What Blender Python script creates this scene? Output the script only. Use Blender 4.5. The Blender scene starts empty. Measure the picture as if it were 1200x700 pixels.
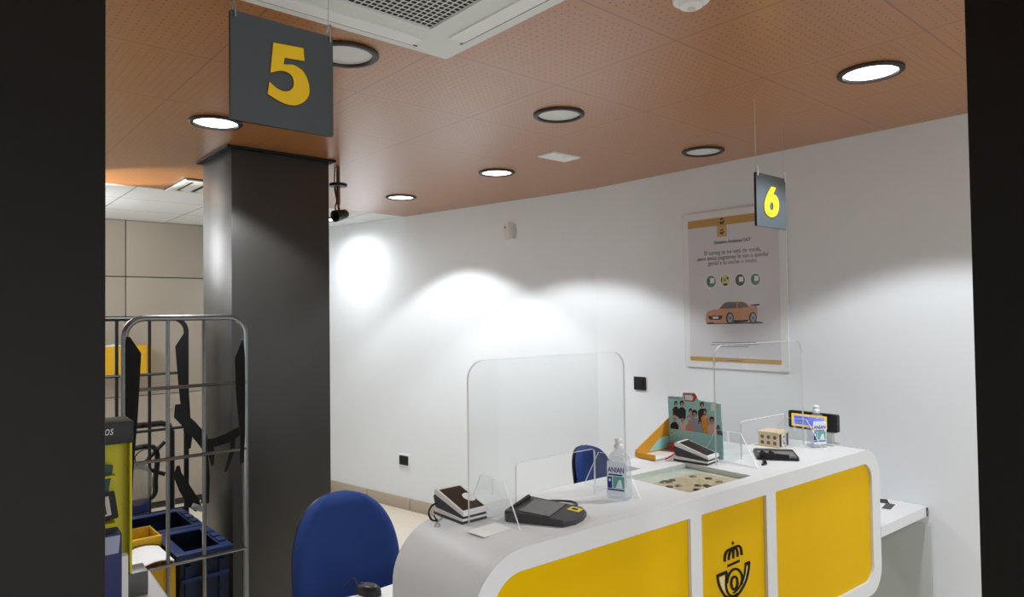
import bpy, bmesh, math, random
from mathutils import Vector, Matrix
random.seed(4)
sc = bpy.context.scene
COL = sc.collection
pi = math.pi
R = math.radians

# ------------------------------------------------------------------ camera
PITCH, ROLL, F, CH = R(1.35), R(-0.75), 800.0, 1.70
CR = Matrix.Rotation(pi/2+PITCH, 3, 'X') @ Matrix.Rotation(ROLL, 3, 'Z')
CO = Vector((0, 0, CH))
cd = bpy.data.cameras.new('camera'); cam = bpy.data.objects.new('camera', cd); COL.objects.link(cam)
cd.sensor_width = 36; cd.lens = 24; cd.clip_start = 0.02
cam.matrix_world = Matrix.Translation(CO) @ CR.to_4x4()
sc.camera = cam

def ray(px, py): return CR @ Vector(((px-600)/F, -(py-350)/F, -1))
def onz(px, py, z):
    d = ray(px, py); return CO + d*((z-CH)/d.z)
class Fr:
    """a local frame: X right, Y into the thing, Z up; fronts face -Y"""
    def __init__(s, o, deg):
        s.o = Vector((o[0], o[1], o[2] if len(o) > 2 else 0)); s.a = R(deg)
        s.x = Vector((math.cos(s.a), math.sin(s.a), 0)); s.y = Vector((-s.x.y, s.x.x, 0))
    def w(s, x, y, z=0): return s.o + s.x*x + s.y*y + Vector((0, 0, z))
    def px(s, px, py, y=0.0):
        """where the ray of a pixel meets the plane Y=y: local (x, z)"""
        d = ray(px, py); p0 = s.w(0, y)
        t = (p0-CO).dot(s.y)/d.dot(s.y); q = CO+d*t-s.o
        return (q.dot(s.x), q.z)
    def top(s, px, py, z):
        q = onz(px, py, z)-s.o; return (q.dot(s.x), q.dot(s.y))

# ------------------------------------------------------------------ materials
def lin(h):
    h = h.lstrip('#'); o = []
    for i in (0, 2, 4):
        c = int(h[i:i+2], 16)/255
        o.append(c/12.92 if c <= 0.04045 else ((c+0.055)/1.055)**2.4)
    return (*o, 1)
MATS = {}
def P(name, hx, rough=0.5, metal=0.0, var=0.05, scale=30, bump=0.0, spec=0.5, trans=0.0, ior=1.45, coat=0.0):
    m = bpy.data.materials.new(name); m.use_nodes = True
    nt = m.node_tree; b = nt.nodes['Principled BSDF']
    b.inputs['Roughness'].default_value = rough; b.inputs['Metallic'].default_value = metal
    b.inputs['Specular IOR Level'].default_value = spec
    b.inputs['Transmission Weight'].default_value = trans; b.inputs['IOR'].default_value = ior
    b.inputs['Coat Weight'].default_value = coat; b.inputs['Coat Roughness'].default_value = 0.32
    c = lin(hx)
    tc = nt.nodes.new('ShaderNodeTexCoord')
    n = nt.nodes.new('ShaderNodeTexNoise'); n.inputs['Scale'].default_value = scale; n.inputs['Detail'].default_value = 4
    nt.links.new(tc.outputs['Object'], n.inputs['Vector'])
    mx = nt.nodes.new('ShaderNodeMix'); mx.data_type = 'RGBA'
    mx.inputs[6].default_value = tuple(v*(1-var) for v in c[:3])+(1,)
    mx.inputs[7].default_value = tuple(min(1, v*(1+var)) for v in c[:3])+(1,)
    nt.links.new(n.outputs['Fac'], mx.inputs[0]); nt.links.new(mx.outputs[2], b.inputs['Base Color'])
    if bump:
        bp = nt.nodes.new('ShaderNodeBump'); bp.inputs['Strength'].default_value = bump; bp.inputs['Distance'].default_value = 0.002
        nt.links.new(n.outputs['Fac'], bp.inputs['Height']); nt.links.new(bp.outputs['Normal'], b.inputs['Normal'])
    MATS[name] = m
    return m
def emit(name, hx, s):
    m = bpy.data.materials.new(name); m.use_nodes = True; nt = m.node_tree; b = nt.nodes['Principled BSDF']
    b.inputs['Base Color'].default_value = lin(hx); b.inputs['Emission Color'].default_value = lin(hx); b.inputs['Emission Strength'].default_value = s
    return m
def clear(name, tint, gloss, rough=0.03, diff=0.0, dcol='#ffffff'):
    """thin clear plastic: lets light through, mirrors a little, may carry some white"""
    m = bpy.data.materials.new(name); m.use_nodes = True; nt = m.node_tree; nt.nodes.clear()
    out = nt.nodes.new('ShaderNodeOutputMaterial'); t = nt.nodes.new('ShaderNodeBsdfTransparent'); g = nt.nodes.new('ShaderNodeBsdfGlossy')
    t.inputs['Color'].default_value = lin(tint); g.inputs['Roughness'].default_value = rough
    lw = nt.nodes.new('ShaderNodeLayerWeight'); lw.inputs['Blend'].default_value = 0.25
    ml = nt.nodes.new('ShaderNodeMath'); ml.operation = 'MULTIPLY_ADD'; ml.inputs[1].default_value = gloss*0.12; ml.inputs[2].default_value = gloss*0.02
    nt.links.new(lw.outputs['Facing'], ml.inputs[0])
    mx = nt.nodes.new('ShaderNodeMixShader'); nt.links.new(ml.outputs[0], mx.inputs[0]); nt.links.new(t.outputs[0], mx.inputs[1]); nt.links.new(g.outputs[0], mx.inputs[2])
    last = mx
    if diff:
        d = nt.nodes.new('ShaderNodeBsdfDiffuse'); d.inputs['Color'].default_value = lin(dcol)
        m2 = nt.nodes.new('ShaderNodeMixShader'); m2.inputs[0].default_value = diff
        nt.links.new(mx.outputs[0], m2.inputs[1]); nt.links.new(d.outputs[0], m2.inputs[2]); last = m2
    nt.links.new(last.outputs[0], out.inputs['Surface'])
    return m

M_wall = P('wall_paint', '#e3e7eb', 0.7, var=0.015, scale=3, bump=0.05)
M_white_ceiling = P('white_ceiling_paint', '#e6e8e8', 0.7, var=0.01, scale=3)
M_column = P('dark_column_panel', '#353330', 0.4, var=0.04, scale=5, coat=0.25)
M_black_column = P('black_column_panel', '#151413', 0.6, var=0.05, scale=4, spec=0.3)
M_counter = P('white_solid_surface', '#dfe1e2', 0.5, var=0.01, scale=4)
M_yellow = P('yellow_panel', '#e2b500', 0.5, var=0.02, scale=4, spec=0.08)
M_black = P('black_plastic', '#17171a', 0.4, var=0.05)
M_dark = P('charcoal_plastic', '#3c3d40', 0.45, var=0.05, scale=80, bump=0.1)
M_white = P('white_plastic', '#ececec', 0.35, var=0.01)
M_offwhite = P('off_white_plastic', '#d8d4cb', 0.5, var=0.02)
M_screen = P('dark_screen_glass', '#2b2320', 0.12, var=0.02, coat=0.3)
M_greyscreen = P('grey_screen_glass', '#6a6b6d', 0.25, var=0.03)
M_blue = P('blue_fabric', '#2a427f', 0.85, var=0.10, scale=300, bump=0.3, spec=0.2)
M_chrome = P('galvanised_steel', '#8b8d8e', 0.24, 0.95, var=0.12, scale=40)
M_dsteel = P('shaded_steel', '#2b2c2e', 0.35, 0.4)  # darker steel: shade on the rear cage frame put into the colour
M_strap = P('black_webbing', '#0b0b0b', 0.8, var=0.1, scale=200, bump=0.2)
M_crate = P('deep_blue_plastic', '#15213f', 0.45, var=0.06, scale=10)
M_crateedge = P('blue_plastic_rim', '#203360', 0.42, var=0.05, scale=10)
M_ycard = P('yellow_cardboard', '#d9a91e', 0.6, var=0.06, scale=15)
M_paper = P('white_paper', '#efefec', 0.7, var=0.01)
M_cab = P('beige_laminate', '#a59b8d', 0.5, var=0.015, scale=4)
M_gap = P('shadow_gap', '#3a3733', 0.8)
M_steel = P('brushed_steel', '#b9b9b7', 0.35, 0.9, var=0.05)
M_trim = P('dark_lamp_ring', '#2a2421', 0.4, var=0.04)
M_lens_on = emit('lit_lens', '#ffffff', 6)
M_lens_off = P('unlit_lens', '#d9d8d4', 0.35, var=0.02)
M_ac = P('air_conditioner_white', '#dfe2df', 0.4, var=0.01)
M_acdark = P('air_conditioner_filter', '#2c261f', 0.7)
M_sign = P('slate_sign_panel', '#474f54', 0.32, var=0.03, scale=3, coat=0.4)
M_signedge = P('black_sign_edge', '#0c0c0d', 0.5)
M_num = P('yellow_vinyl', '#ffd026', 0.35, var=0.02)
M_numrim = P('brown_vinyl_outline', '#6a4a10', 0.5)
M_logo = P('dark_brown_vinyl', '#140c06', 0.5, var=0.05, spec=0.15)
M_cream = P('cream_vinyl', '#e8d99a', 0.5)
M_copper = P('copper_pole', '#7a4a34', 0.4, 0.3, var=0.05)
M_grey = P('grey_laminate', '#b4b9b4', 0.5, var=0.02, scale=6)
M_skirt = P('tan_skirting_tile', '#b3a594', 0.4, var=0.06, scale=12)
M_ystand = P('lime_yellow_board', '#d9cf1f', 0.5, var=0.03)
M_tray = P('dark_grey_tray', '#5c5a57', 0.4, var=0.05)
M_pstick = P('pale_yellow_sticker', '#efdc4e', 0.45)
M_green = P('dark_green_card', '#0d4a3c', 0.4)
M_navy = P('navy_board', '#1c2a63', 0.5)
M_lav = P('lavender_sheet', '#aab0cc', 0.5)
M_teal = P('turquoise_card', '#a3d8d6', 0.55, var=0.03)
M_orange = P('orange_card', '#e0a030', 0.55, var=0.03)
M_red = P('red_card', '#c2333f', 0.55)
M_skin = P('printed_skin', '#c98f74', 0.6); M_hair = P('printed_dark_hair', '#2d1d1a', 0.6)
M_pdark = P('printed_black', '#26242a', 0.6); M_pgrey = P('printed_grey', '#9aa0ad', 0.6); M_ppink = P('printed_pink', '#e6b9ae', 0.6)
M_poster = P('poster_paper', '#dadadf', 0.5, var=0.01)
M_pband = P('poster_ochre_band', '#c2932f', 0.5); M_ptan = P('poster_tan_block', '#c9a05c', 0.5)
M_ptext = P('poster_grey_ink', '#4c4a50', 0.6)
M_pcar = P('poster_orange_ink', '#d0936c', 0.5); M_pglass = P('poster_glass_ink', '#5a5657', 0.5)
M_pgreen = P('poster_green_ink', '#5f8f76', 0.5); M_pyel = P('poster_pale_yellow_ink', '#d8cf8c', 0.5); M_pnavy = P('poster_navy_ink', '#3a3a48', 0.5)
M_clear = clear('clear_acrylic', '#fbfcfc', 0.6)
M_edge = clear('acrylic_edge', '#ffffff', 1.0, 0.1, 0.7, '#f6f8f8')
M_frameacr = clear('poster_sleeve', '#ffffff', 0.6, 0.06, 0.05, '#e8e8e8')
M_gel = clear('clear_bottle', '#f2f4f6', 1.6, 0.04, 0.12, '#f2f4f6')
M_bag = clear('clear_bag', '#dcdad6', 1.4, 0.12, 0.16, '#d8d4cc')
M_label = P('bottle_label_white', '#dfe6f0', 0.4); M_lblue = P('bottle_label_blue', '#27357f', 0.4); M_lteal = P('bottle_label_teal', '#5aa79b', 0.4)
M_wood = P('pale_wood_box', '#e2cfae', 0.6, var=0.1, scale=20); M_knot = P('wood_box_print', '#8a6436', 0.6)
M_coin = P('beige_showcase_lining', '#dfc7ac', 0.7, var=0.38, scale=40)
M_disp = emit('blue_display_glow', '#3f55e0', 0.8); M_dispy = emit('yellow_display_glow', '#d8b545', 0.55)
M_glass = clear('showcase_glass', '#f6f9f6', 1.1, 0.02)
M_sock = P('anthracite_socket', '#1c1c1e', 0.35); M_sockhole = P('socket_hole', '#060606', 0.5)

def floor_mat():
    m = P('beige_floor_tile', '#d6ccbc', 0.25, var=0.04, scale=2); nt = m.node_tree; b = nt.nodes['Principled BSDF']
    tc = nt.nodes.new('ShaderNodeTexCoord'); br = nt.nodes.new('ShaderNodeTexBrick'); br.offset = 0.0
    br.inputs['Scale'].default_value = 1; br.inputs['Brick Width'].default_value = 0.6; br.inputs['Row Height'].default_value = 0.6; br.inputs['Mortar Size'].default_value = 0.004
    src = b.inputs['Base Color'].links[0].from_socket
    nt.links.new(tc.outputs['Object'], br.inputs['Vector']); nt.links.new(src, br.inputs['Color1']); nt.links.new(src, br.inputs['Color2']); br.inputs['Mortar'].default_value = lin('#cfc5b4')
    nt.links.new(br.outputs['Color'], b.inputs['Base Color']); return m
def ceil_mat():
    """wood coloured perforated panels, 0.55 m grid, rows of small dark holes"""
    m = bpy.data.materials.new('perforated_wood_panel'); m.use_nodes = True; nt = m.node_tree; b = nt.nodes['Principled BSDF']
    b.inputs['Roughness'].default_value = 0.4; b.inputs['Specular IOR Level'].default_value = 0.15; b.inputs['Coat Weight'].default_value = 0.85; b.inputs['Coat Roughness'].default_value = 0.28; b.inputs['Coat IOR'].default_value = 1.6
    N, L = nt.nodes, nt.links
    tc = N.new('ShaderNodeTexCoord'); sx = N.new('ShaderNodeSeparateXYZ'); L.new(tc.outputs['Object'], sx.inputs[0])
    def mth(op, a, b_=None, c=None):
        n = N.new('ShaderNodeMath'); n.operation = op
        for i, v in enumerate((a, b_, c)):
            if v is None: continue
            if isinstance(v, (int, float)): n.inputs[i].default_value = v
            else: L.new(v, n.inputs[i])
        return n.outputs[0]
    def cell(v, step, off): return mth('MULTIPLY', mth('ABSOLUTE', mth('SUBTRACT', mth('FRACT', mth('DIVIDE', mth('SUBTRACT', v, off), step)), 0.5)), step)  # distance to cell centre
    G = 0.55; S = G/20
    dx, dy = cell(sx.outputs[0], S, 1.845), cell(sx.outputs[1], S, 1.847)
    d = mth('SQRT', mth('ADD', mth('MULTIPLY', dx, dx), mth('MULTIPLY', dy, dy)))
    hole = mth('LESS_THAN', d, 0.0032)
    jx = mth('SUBTRACT', G/2, cell(sx.outputs[0], G, 1.845)); jy = mth('SUBTRACT', G/2, cell(sx.outputs[1], G, 1.847))   # distance to joint
    inx = mth('GREATER_THAN', jx, 0.022); iny = mth('GREATER_THAN', jy, 0.022)
    hole = mth('MULTIPLY', hole, mth('MULTIPLY', inx, iny))
    joint = mth('LESS_THAN', mth('MINIMUM', jx, jy), 0.0024)
    n = N.new('ShaderNodeTexNoise'); n.inputs['Scale'].default_value = 1.3; n.inputs['Detail'].default_value = 3; L.new(tc.outputs['Object'], n.inputs['Vector'])
    c1 = N.new('ShaderNodeMix'); c1.data_type = 'RGBA'; c1.inputs[6].default_value = lin('#a66b33'); c1.inputs[7].default_value = lin('#ab7038'); L.new(n.outputs['Fac'], c1.inputs[0])
    c2 = N.new('ShaderNodeMix'); c2.data_type = 'RGBA'; c2.inputs[7].default_value = lin('#6a432e'); L.new(mth('MULTIPLY', joint, 0.9), c2.inputs[0]); L.new(c1.outputs[2], c2.inputs[6])
    c3 = N.new('ShaderNodeMix'); c3.data_type = 'RGBA'; c3.inputs[7].default_value = lin('#2e1b12'); L.new(mth('MULTIPLY', hole, 0.85), c3.inputs[0]); L.new(c2.outputs[2], c3.inputs[6])
    L.new(c3.outputs[2], b.inputs['Base Color']); return m
def tile_mat():
    m = P('white_ceiling_tile', '#e6e8e8', 0.6, var=0.01, scale=3); nt = m.node_tree; b = nt.nodes['Principled BSDF']
    tc = nt.nodes.new('ShaderNodeTexCoord'); mp = nt.nodes.new('ShaderNodeMapping'); mp.inputs['Location'].default_value = (-1.69+6, -5.56+6, 0)
    br = nt.nodes.new('ShaderNodeTexBrick'); br.offset = 0.0
    br.inputs['Scale'].default_value = 1; br.inputs['Brick Width'].default_value = 0.6; br.inputs['Row Height'].default_value = 0.6; br.inputs['Mortar Size'].default_value = 0.004
    src = b.inputs['Base Color'].links[0].from_socket
    nt.links.new(tc.outputs['Object'], mp.inputs['Vector']); nt.links.new(mp.outputs['Vector'], br.inputs['Vector']); nt.links.new(src, br.inputs['Color1']); nt.links.new(src, br.inputs['Color2']); br.inputs['Mortar'].default_value = lin('#8c9090')
    nt.links.new(br.outputs['Color'], b.inputs['Base Color']); return m
M_tile = tile_mat()
M_floor = floor_mat(); M_ceil = ceil_mat()

# ------------------------------------------------------------------ mesh helpers
def B(): return bmesh.new()
def _mi(bm, n0, mi):
    bm.faces.ensure_lookup_table()
    for f in bm.faces[n0:]: f.material_index = mi
def box(bm, c, s, bev=0.0, mi=0, rot=None, seg=2):
    n0 = len(bm.faces)
    t = bmesh.new(); bmesh.ops.create_cube(t, size=1)
    for v in t.verts: v.co = Vector((v.co.x*s[0], v.co.y*s[1], v.co.z*s[2]))
    if bev: bmesh.ops.bevel(t, geom=list(t.edges), offset=bev, segments=seg, affect='EDGES', profile=0.5)
    mt = Matrix.Translation(c) @ (rot.to_4x4() if rot else Matrix())
    _merge(bm, t, mt, mi)
def _merge(bm, t, mt, mi):
    vm = {}
    for v in t.verts: vm[v] = bm.verts.new(mt @ v.co)
    for f in t.faces:
        g = bm.faces.new([vm[v] for v in f.verts]); g.material_index = mi
    t.free()
def span(bm, x0, x1, y0, y1, z0, z1, bev=0.0, mi=0): box(bm, Vector(((x0+x1)/2, (y0+y1)/2, (z0+z1)/2)), (x1-x0, y1-y0, z1-z0), bev, mi)
def prism(bm, pts, a, b, plane='xz', mi=0, side_mi=None):
    """extrude a closed outline between a and b along the axis normal to its plane"""
    def co(p, t): return Vector((p[0], t, p[1])) if plane == 'xz' else Vector((p[0], p[1], t)) if plane == 'xy' else Vector((t, p[0], p[1]))
    v0 = [bm.verts.new(co(p, a)) for p in pts]; v1 = [bm.verts.new(co(p, b)) for p in pts]
    fs = [bm.faces.new(v0), bm.faces.new(v1[::-1])]
    for f in fs: f.material_index = mi
    n = len(pts)
    for i in range(n):
        f = bm.faces.new((v0[i], v1[i], v1[(i+1) % n], v0[(i+1) % n])); f.material_index = mi if side_mi is None else side_mi
def flat(bm, pts, y, mi=0):
    """a printed shape lying in a plane Y=y, facing -Y"""
    a = sum(pts[i][0]*pts[(i+1) % len(pts)][1]-pts[(i+1) % len(pts)][0]*pts[i][1] for i in range(len(pts)))
    if a < 0: pts = pts[::-1]
    f = bm.faces.new([bm.verts.new((p[0], y, p[1])) for p in pts]); f.material_index = mi
def rrect(x0, x1, z0, z1, r, n=6, rs=None):
    rs = rs or (r, r, r, r)   # bl, br, tr, tl
    out = []
    for (cx, cz, q, sx, sz), rr in zip(((x0, z0, 2, 1, 1), (x1, z0, 3, -1, 1), (x1, z1, 0, -1, -1), (x0, z1, 1, 1, -1)), rs):
        if rr <= 0: out.append((cx, cz)); continue
        for i in range(n+1):
            a = (q+i/n)*pi/2; out.append((cx+sx*rr+rr*math.cos(a), cz+sz*rr+rr*math.sin(a)))
    return out
def ell(cx, cz, rx, rz, n=20, a0=0): return [(cx+rx*math.cos(a0+2*pi*i/n), cz+rz*math.sin(a0+2*pi*i/n)) for i in range(n)]
def ribbon(pts, w, closed=False):
    """outline pieces (quads) of a stroke"""
    n = len(pts); L, Rr = [], []
    for i in range(n):
        p = Vector(pts[i]); a = Vector(pts[(i-1) % n] if (closed or i) else pts[i]); b = Vector(pts[(i+1) % n] if (closed or i < n-1) else pts[i])
        t = (b-a); t = t.normalized() if t.length > 1e-9 else Vector((1, 0)); nn = Vector((-t.y, t.x))*w/2
        L.append(tuple(p+nn)); Rr.append(tuple(p-nn))
    m = n if closed else n-1
    return [[L[i], L[(i+1) % n], Rr[(i+1) % n], Rr[i]] for i in range(m)]
def smooth_path(pts, k=6):
    P_ = [Vector(p) for p in pts]; out = []
    for i in range(len(P_)-1):
        p0, p1, p2, p3 = P_[max(i-1, 0)], P_[i], P_[i+1], P_[min(i+2, len(P_)-1)]
        for j in range(k):
            t = j/k
            out.append(0.5*((2*p1)+(p2-p0)*t+(2*p0-5*p1+4*p2-p3)*t*t+(3*p1-p0-3*p2+p3)*t**3))
    out.append(P_[-1]); return out
def tube(bm, pts, r, n=8, mi=0, closed=False, rr=None):
    pts = [Vector(p) for p in pts]; rings = []; N_ = len(pts); prev = None
    for i, p in enumerate(pts):
        a = pts[(i-1) % N_] if (closed or i) else p; b = pts[(i+1) % N_] if (closed or i < N_-1) else p
        t = (b-a).normalized()
        if prev is None:
            h = Vector((0, 0, 1)) if abs(t.z) < 0.9 else Vector((1, 0, 0)); u = t.cross(h).normalized()
        else: u = (prev-t*prev.dot(t)).normalized()
        prev = u; v = t.cross(u); q = rr[i] if rr else r
        rings.append([bm.verts.new(p+(u*math.cos(2*pi*k/n)+v*math.sin(2*pi*k/n))*q) for k in range(n)])
    for i in range(N_ if closed else N_-1):
        A, Bq = rings[i], rings[(i+1) % N_]
        for k in range(n):
            f = bm.faces.new((A[k], A[(k+1) % n], Bq[(k+1) % n], Bq[k])); f.material_index = mi
    if not closed:
        for f in (bm.faces.new(rings[0][::-1]), bm.faces.new(rings[-1])): f.material_index = mi
def lathe(bm, prof, n=24, c=(0, 0, 0), mi=0):
    c = Vector(c); rings = []
    for r, z in prof:
        rings.append([bm.verts.new(c+Vector((r*math.cos(2*pi*k/n), r*math.sin(2*pi*k/n), z))) for k in range(n)] if r > 1e-6 else [bm.verts.new(c+Vector((0, 0, z)))])
    for A, Bq in zip(rings, rings[1:]):
        for k in range(n):
            a = [A[k % len(A)]] if len(A) == 1 else [A[k], A[(k+1) % n]]
            b = [Bq[0]] if len(Bq) == 1 else [Bq[(k+1) % n], Bq[k]]
            if len(a)+len(b) >= 3: bm.faces.new(a+b).material_index = mi
def loft(bm, rings, mi=0, cap=True):
    R_ = [[bm.verts.new(p) for p in r] for r in rings]; n = len(R_[0])
    for A, Bq in zip(R_, R_[1:]):
        for k in range(n): bm.faces.new((A[k], A[(k+1) % n], Bq[(k+1) % n], Bq[k])).material_index = mi
    if cap:
        bm.faces.new(R_[0][::-1]).material_index = mi; bm.faces.new(R_[-1]).material_index = mi
def strip(bm, pts, wv, t=0.003, mi=0):
    """a flat webbing strap along pts, width vector(s) wv"""
    pts = [Vector(p) for p in pts]; rings = []
    for i, p in enumerate(pts):
        w = Vector(wv[i] if isinstance(wv, list) else wv)
        a = pts[max(i-1, 0)]; b = pts[min(i+1, len(pts)-1)]; n = (b-a).cross(w); n = n.normalized()*t/2 if n.length > 1e-9 else Vector((0, t/2, 0))
        rings.append([p-w/2-n, p+w/2-n, p+w/2+n, p-w/2+n])
    loft(bm, rings, mi)
def obj(name, bm, mats, parent=None, loc=None, rotz=0, sharp=35, fix=True):
    if fix: bmesh.ops.recalc_face_normals(bm, faces=bm.faces)
    me = bpy.data.meshes.new(name); bm.to_mesh(me); bm.free()
    for m in (mats if isinstance(mats, (list, tuple)) else [mats]): me.materials.append(m)
    for p in me.polygons: p.use_smooth = True
    me.set_sharp_from_angle(angle=R(sharp))
    o = bpy.data.objects.new(name, me); COL.objects.link(o)
    if parent: o.parent = parent
    if loc is not None: o.location = loc
    o.rotation_euler = (0, 0, rotz); return o
def tag(o, label, cat, group=None, kind=None):
    o['label'] = label; o['category'] = cat
    if group: o['group'] = group
    if kind: o['kind'] = kind
    return o
def thing(name, label, cat, loc=(0, 0, 0), rotz=0, group=None):
    o = bpy.data.objects.new(name, None); COL.objects.link(o); o.empty_display_size = 0.1
    o.location = loc; o.rotation_euler = (0, 0, rotz); return tag(o, label, cat, group)
def struct(name, bm, m, loc=(0, 0, 0), rotz=0, label=None, cat=None):
    o = obj(name, bm, m, None, loc, rotz); o['kind'] = 'structure'
    if label: o['label'] = label; o['category'] = cat
    return o
def dup(root, loc, rotz, label, group=None):
    r = root.copy(); COL.objects.link(r); r.location = loc; r.rotation_euler = (0, 0, rotz); r['label'] = label
    if group: r['group'] = group
    for ch in list(root.children):
        c = ch.copy(); COL.objects.link(c); c.parent = r
        for g in list(ch.children):
            d = g.copy(); COL.objects.link(d); d.parent = c
    return r
def lettering(s, x0, x1, z0, z1, y, m, parent, name='lettering', bold=0.0, keep=True, shear=0.0, serif=False):
    cu = bpy.data.curves.new('t', 'FONT'); cu.body = s; cu.size = 1; cu.offset = bold; cu.resolution_u = 3; cu.shear = shear
    t = bpy.data.objects.new('t', cu); COL.objects.link(t)
    me = bpy.data.meshes.new_from_object(t.evaluated_get(bpy.context.evaluated_depsgraph_get()))
    bpy.data.objects.remove(t); bpy.data.curves.remove(cu)
    xs = [v.co.x for v in me.vertices]; zs = [v.co.y for v in me.vertices]
    a, b, c, d = min(xs), max(xs), min(zs), max(zs)
    for v in me.vertices:
        v.co = Vector((x0+(v.co.x-a)/(b-a)*(x1-x0), y, z0+(v.co.y-c)/(d-c)*(z1-z0)))
    me.materials.clear(); me.materials.append(m)
    o = bpy.data.objects.new(name, me); COL.objects.link(o); o.parent = parent; return o
def lamp(kind, name, loc, energy, color=(1, 1, 1), **k):
    l = bpy.data.lights.new(name, kind); l.energy = energy; l.color = color
    for a, v in k.items(): setattr(l, a, v)
    o = bpy.data.objects.new(name, l); COL.objects.link(o); o.location = loc; return o

# ------------------------------------------------------------------ frames of the place
GA = 41.0
GR = Fr((0, 0, 0), GA)                         # the ceiling grid
H = 2.58                                       # ceiling height
CT = Fr(onz(621, 640, 1.12).xy, 38.16)         # the long counter: X along it, Y to the clerks' side
WC = onz(697, 221, H); WR_ = onz(1133, 133, H); WE = onz(475, 254, H)
d_r = (WR_-WC); WRF = Fr((WC.x, WC.y), math.degrees(math.atan2(d_r.y, d_r.x)))   # right wall, X to the right
d_b = (WC-WE); WBF = Fr((WE.x, WE.y), math.degrees(math.atan2(d_b.y, d_b.x)))    # back wall, X to the right
gW = [(q.dot(GR.x), q.dot(GR.y)) for q in (WC, WE)]

# ------------------------------------------------------------------ shell
bm = B(); prism(bm, [(-3.2, -3.2), (4.4, -3.2), (4.4, 7.6), (-3.2, 7.6)], -0.05, 0, 'xy'); struct('floor', bm, M_floor, rotz=R(GA))
wl = (-3.0, gW[1][1]-0.065*(gW[1][0]+3.0))
bm = B(); prism(bm, [(-3.0, -3.0), (3.53, -3.0), gW[0], gW[1], wl], H, H+0.03, 'xy'); struct('ceiling', bm, M_ceil, rotz=R(GA))
bm = B(); prism(bm, [wl, gW[1], (2.87, 7.22), (-3.0, 7.22)], H+0.002, H+0.03, 'xy'); struct('ceiling_rear', bm, M_tile, rotz=R(GA))
bm = B(); span(bm, 0, 6.4, 0, 0.1, 0, H+0.03); struct('wall_right', bm, M_wall, WRF.o, WRF.a)
bm = B(); span(bm, -2.35, (WC-WE).length, 0, 0.1, 0, H+0.03); struct('wall_back', bm, M_wall, WBF.o, WBF.a)
bm = B(); span(bm, -3.0, 2.95, 7.2, 7.3, 0, H+0.03); struct('wall_rear', bm, M_wall, (0, 0, 0), R(GA))
bm = B(); span(bm, -3.1, -3.0, -3.0, 7.3, 0, H+0.03); struct('wall_left', bm, M_wall, (0, 0, 0), R(GA))
bm = B()
x = -2.3
L_ = (WC-WE).length
while x < L_-0.02:
    x1 = min(x+0.585, L_-0.012); span(bm, x, x1-0.009, -0.012, 0, 0, 0.105, 0.002); x = x1
struct('baseboard_back', bm, M_skirt, WBF.o, WBF.a)
bm = B()
x = 0.012
while x < 6.3:
    span(bm, x, x+0.58, -0.012, 0, 0, 0.105, 0.002); x += 0.585
struct('baseboard_right', bm, M_skirt, WRF.o, WRF.a)
# dark pillar in the middle, with a thin plate under the ceiling
pc = onz(271, 171, H); gp = (pc.dot(GR.x), pc.dot(GR.y))
bm = B(); span(bm, gp[0], gp[0]+0.535, gp[1], gp[1]+0.46, 0, H-0.012, 0.004); struct('column', bm, M_column, rotz=R(GA), label='dark grey square column with a lit left side behind the roll cage', cat='column')
bm = B(); span(bm, gp[0]-0.03, gp[0]+0.565, gp[1]-0.03, gp[1]+0.49, H-0.012, H); struct('trim_1', bm, M_black_column, rotz=R(GA))
# two near dark columns that frame the view
Fl = Fr((-0.506, 0.85), 38.16)
bm = B(); span(bm, -0.45, 0, 0, 0.32, 0, H, 0.003); struct('column_left', bm, M_black_column, Fl.o, Fl.a)
Fq = Fr((0.6745*1.3, 1.3), 38.16)
bm = B(); span(bm, 0, 0.5, -0.5, 0, 0, H, 0.003); struct('column_right', bm, M_black_column, Fq.o, Fq.a)

# ------------------------------------------------------------------ ceiling fittings
def downlight(px, py, on, label, k=1.0, ang=114, bl=0.22):
    q = onz(px, py, H)
    t = thing('ceiling_downlight', label, 'ceiling light', (q.x, q.y, H), 0, 'round recessed ceiling lights')
    bm = B(); lathe(bm, [(0.113, 0.0), (0.113, -0.006), (0.106, -0.011), (0.094, -0.011), (0.090, 0.0)], 40); obj('trim_ring', bm, M_trim, t)
    bm = B(); lathe(bm, [(0.0, -0.003), (0.06, -0.0035), (0.092, -0.002)], 40); obj('lens', bm, M_lens_on if on else M_lens_off, t)
    if on:
        lamp('SPOT', 'lamp', (q.x, q.y, H-0.02), SPOT_W*k, (0.92, 0.97, 1.0), spot_size=R(ang), spot_blend=bl, shadow_soft_size=0.05)
    return t
SPOT_W = 58
downlight(253, 143, 1, 'lit round downlight beside sign 5, above the dark column')
downlight(404, 63, 0, 'unlit round downlight half hidden by the edge of sign 5')
downlight(470, 231, 1, 'lit round downlight nearest the far end of the wood ceiling')
downlight(582, 202, 1, 'lit round downlight second from the far end of the ceiling')
downlight(655, 134, 0, 'unlit grey round downlight in the middle of the ceiling')
downlight(824, 177, 0, 'unlit small round downlight left of sign 6')
downlight(1020, 84, 1, 'large lit round downlight near the right dark column', 0.85)

downlight(384, 257, 1, 'lit round downlight on the white rear ceiling, at the edge of the dark column', 0.65, 172, 1.0)

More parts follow.
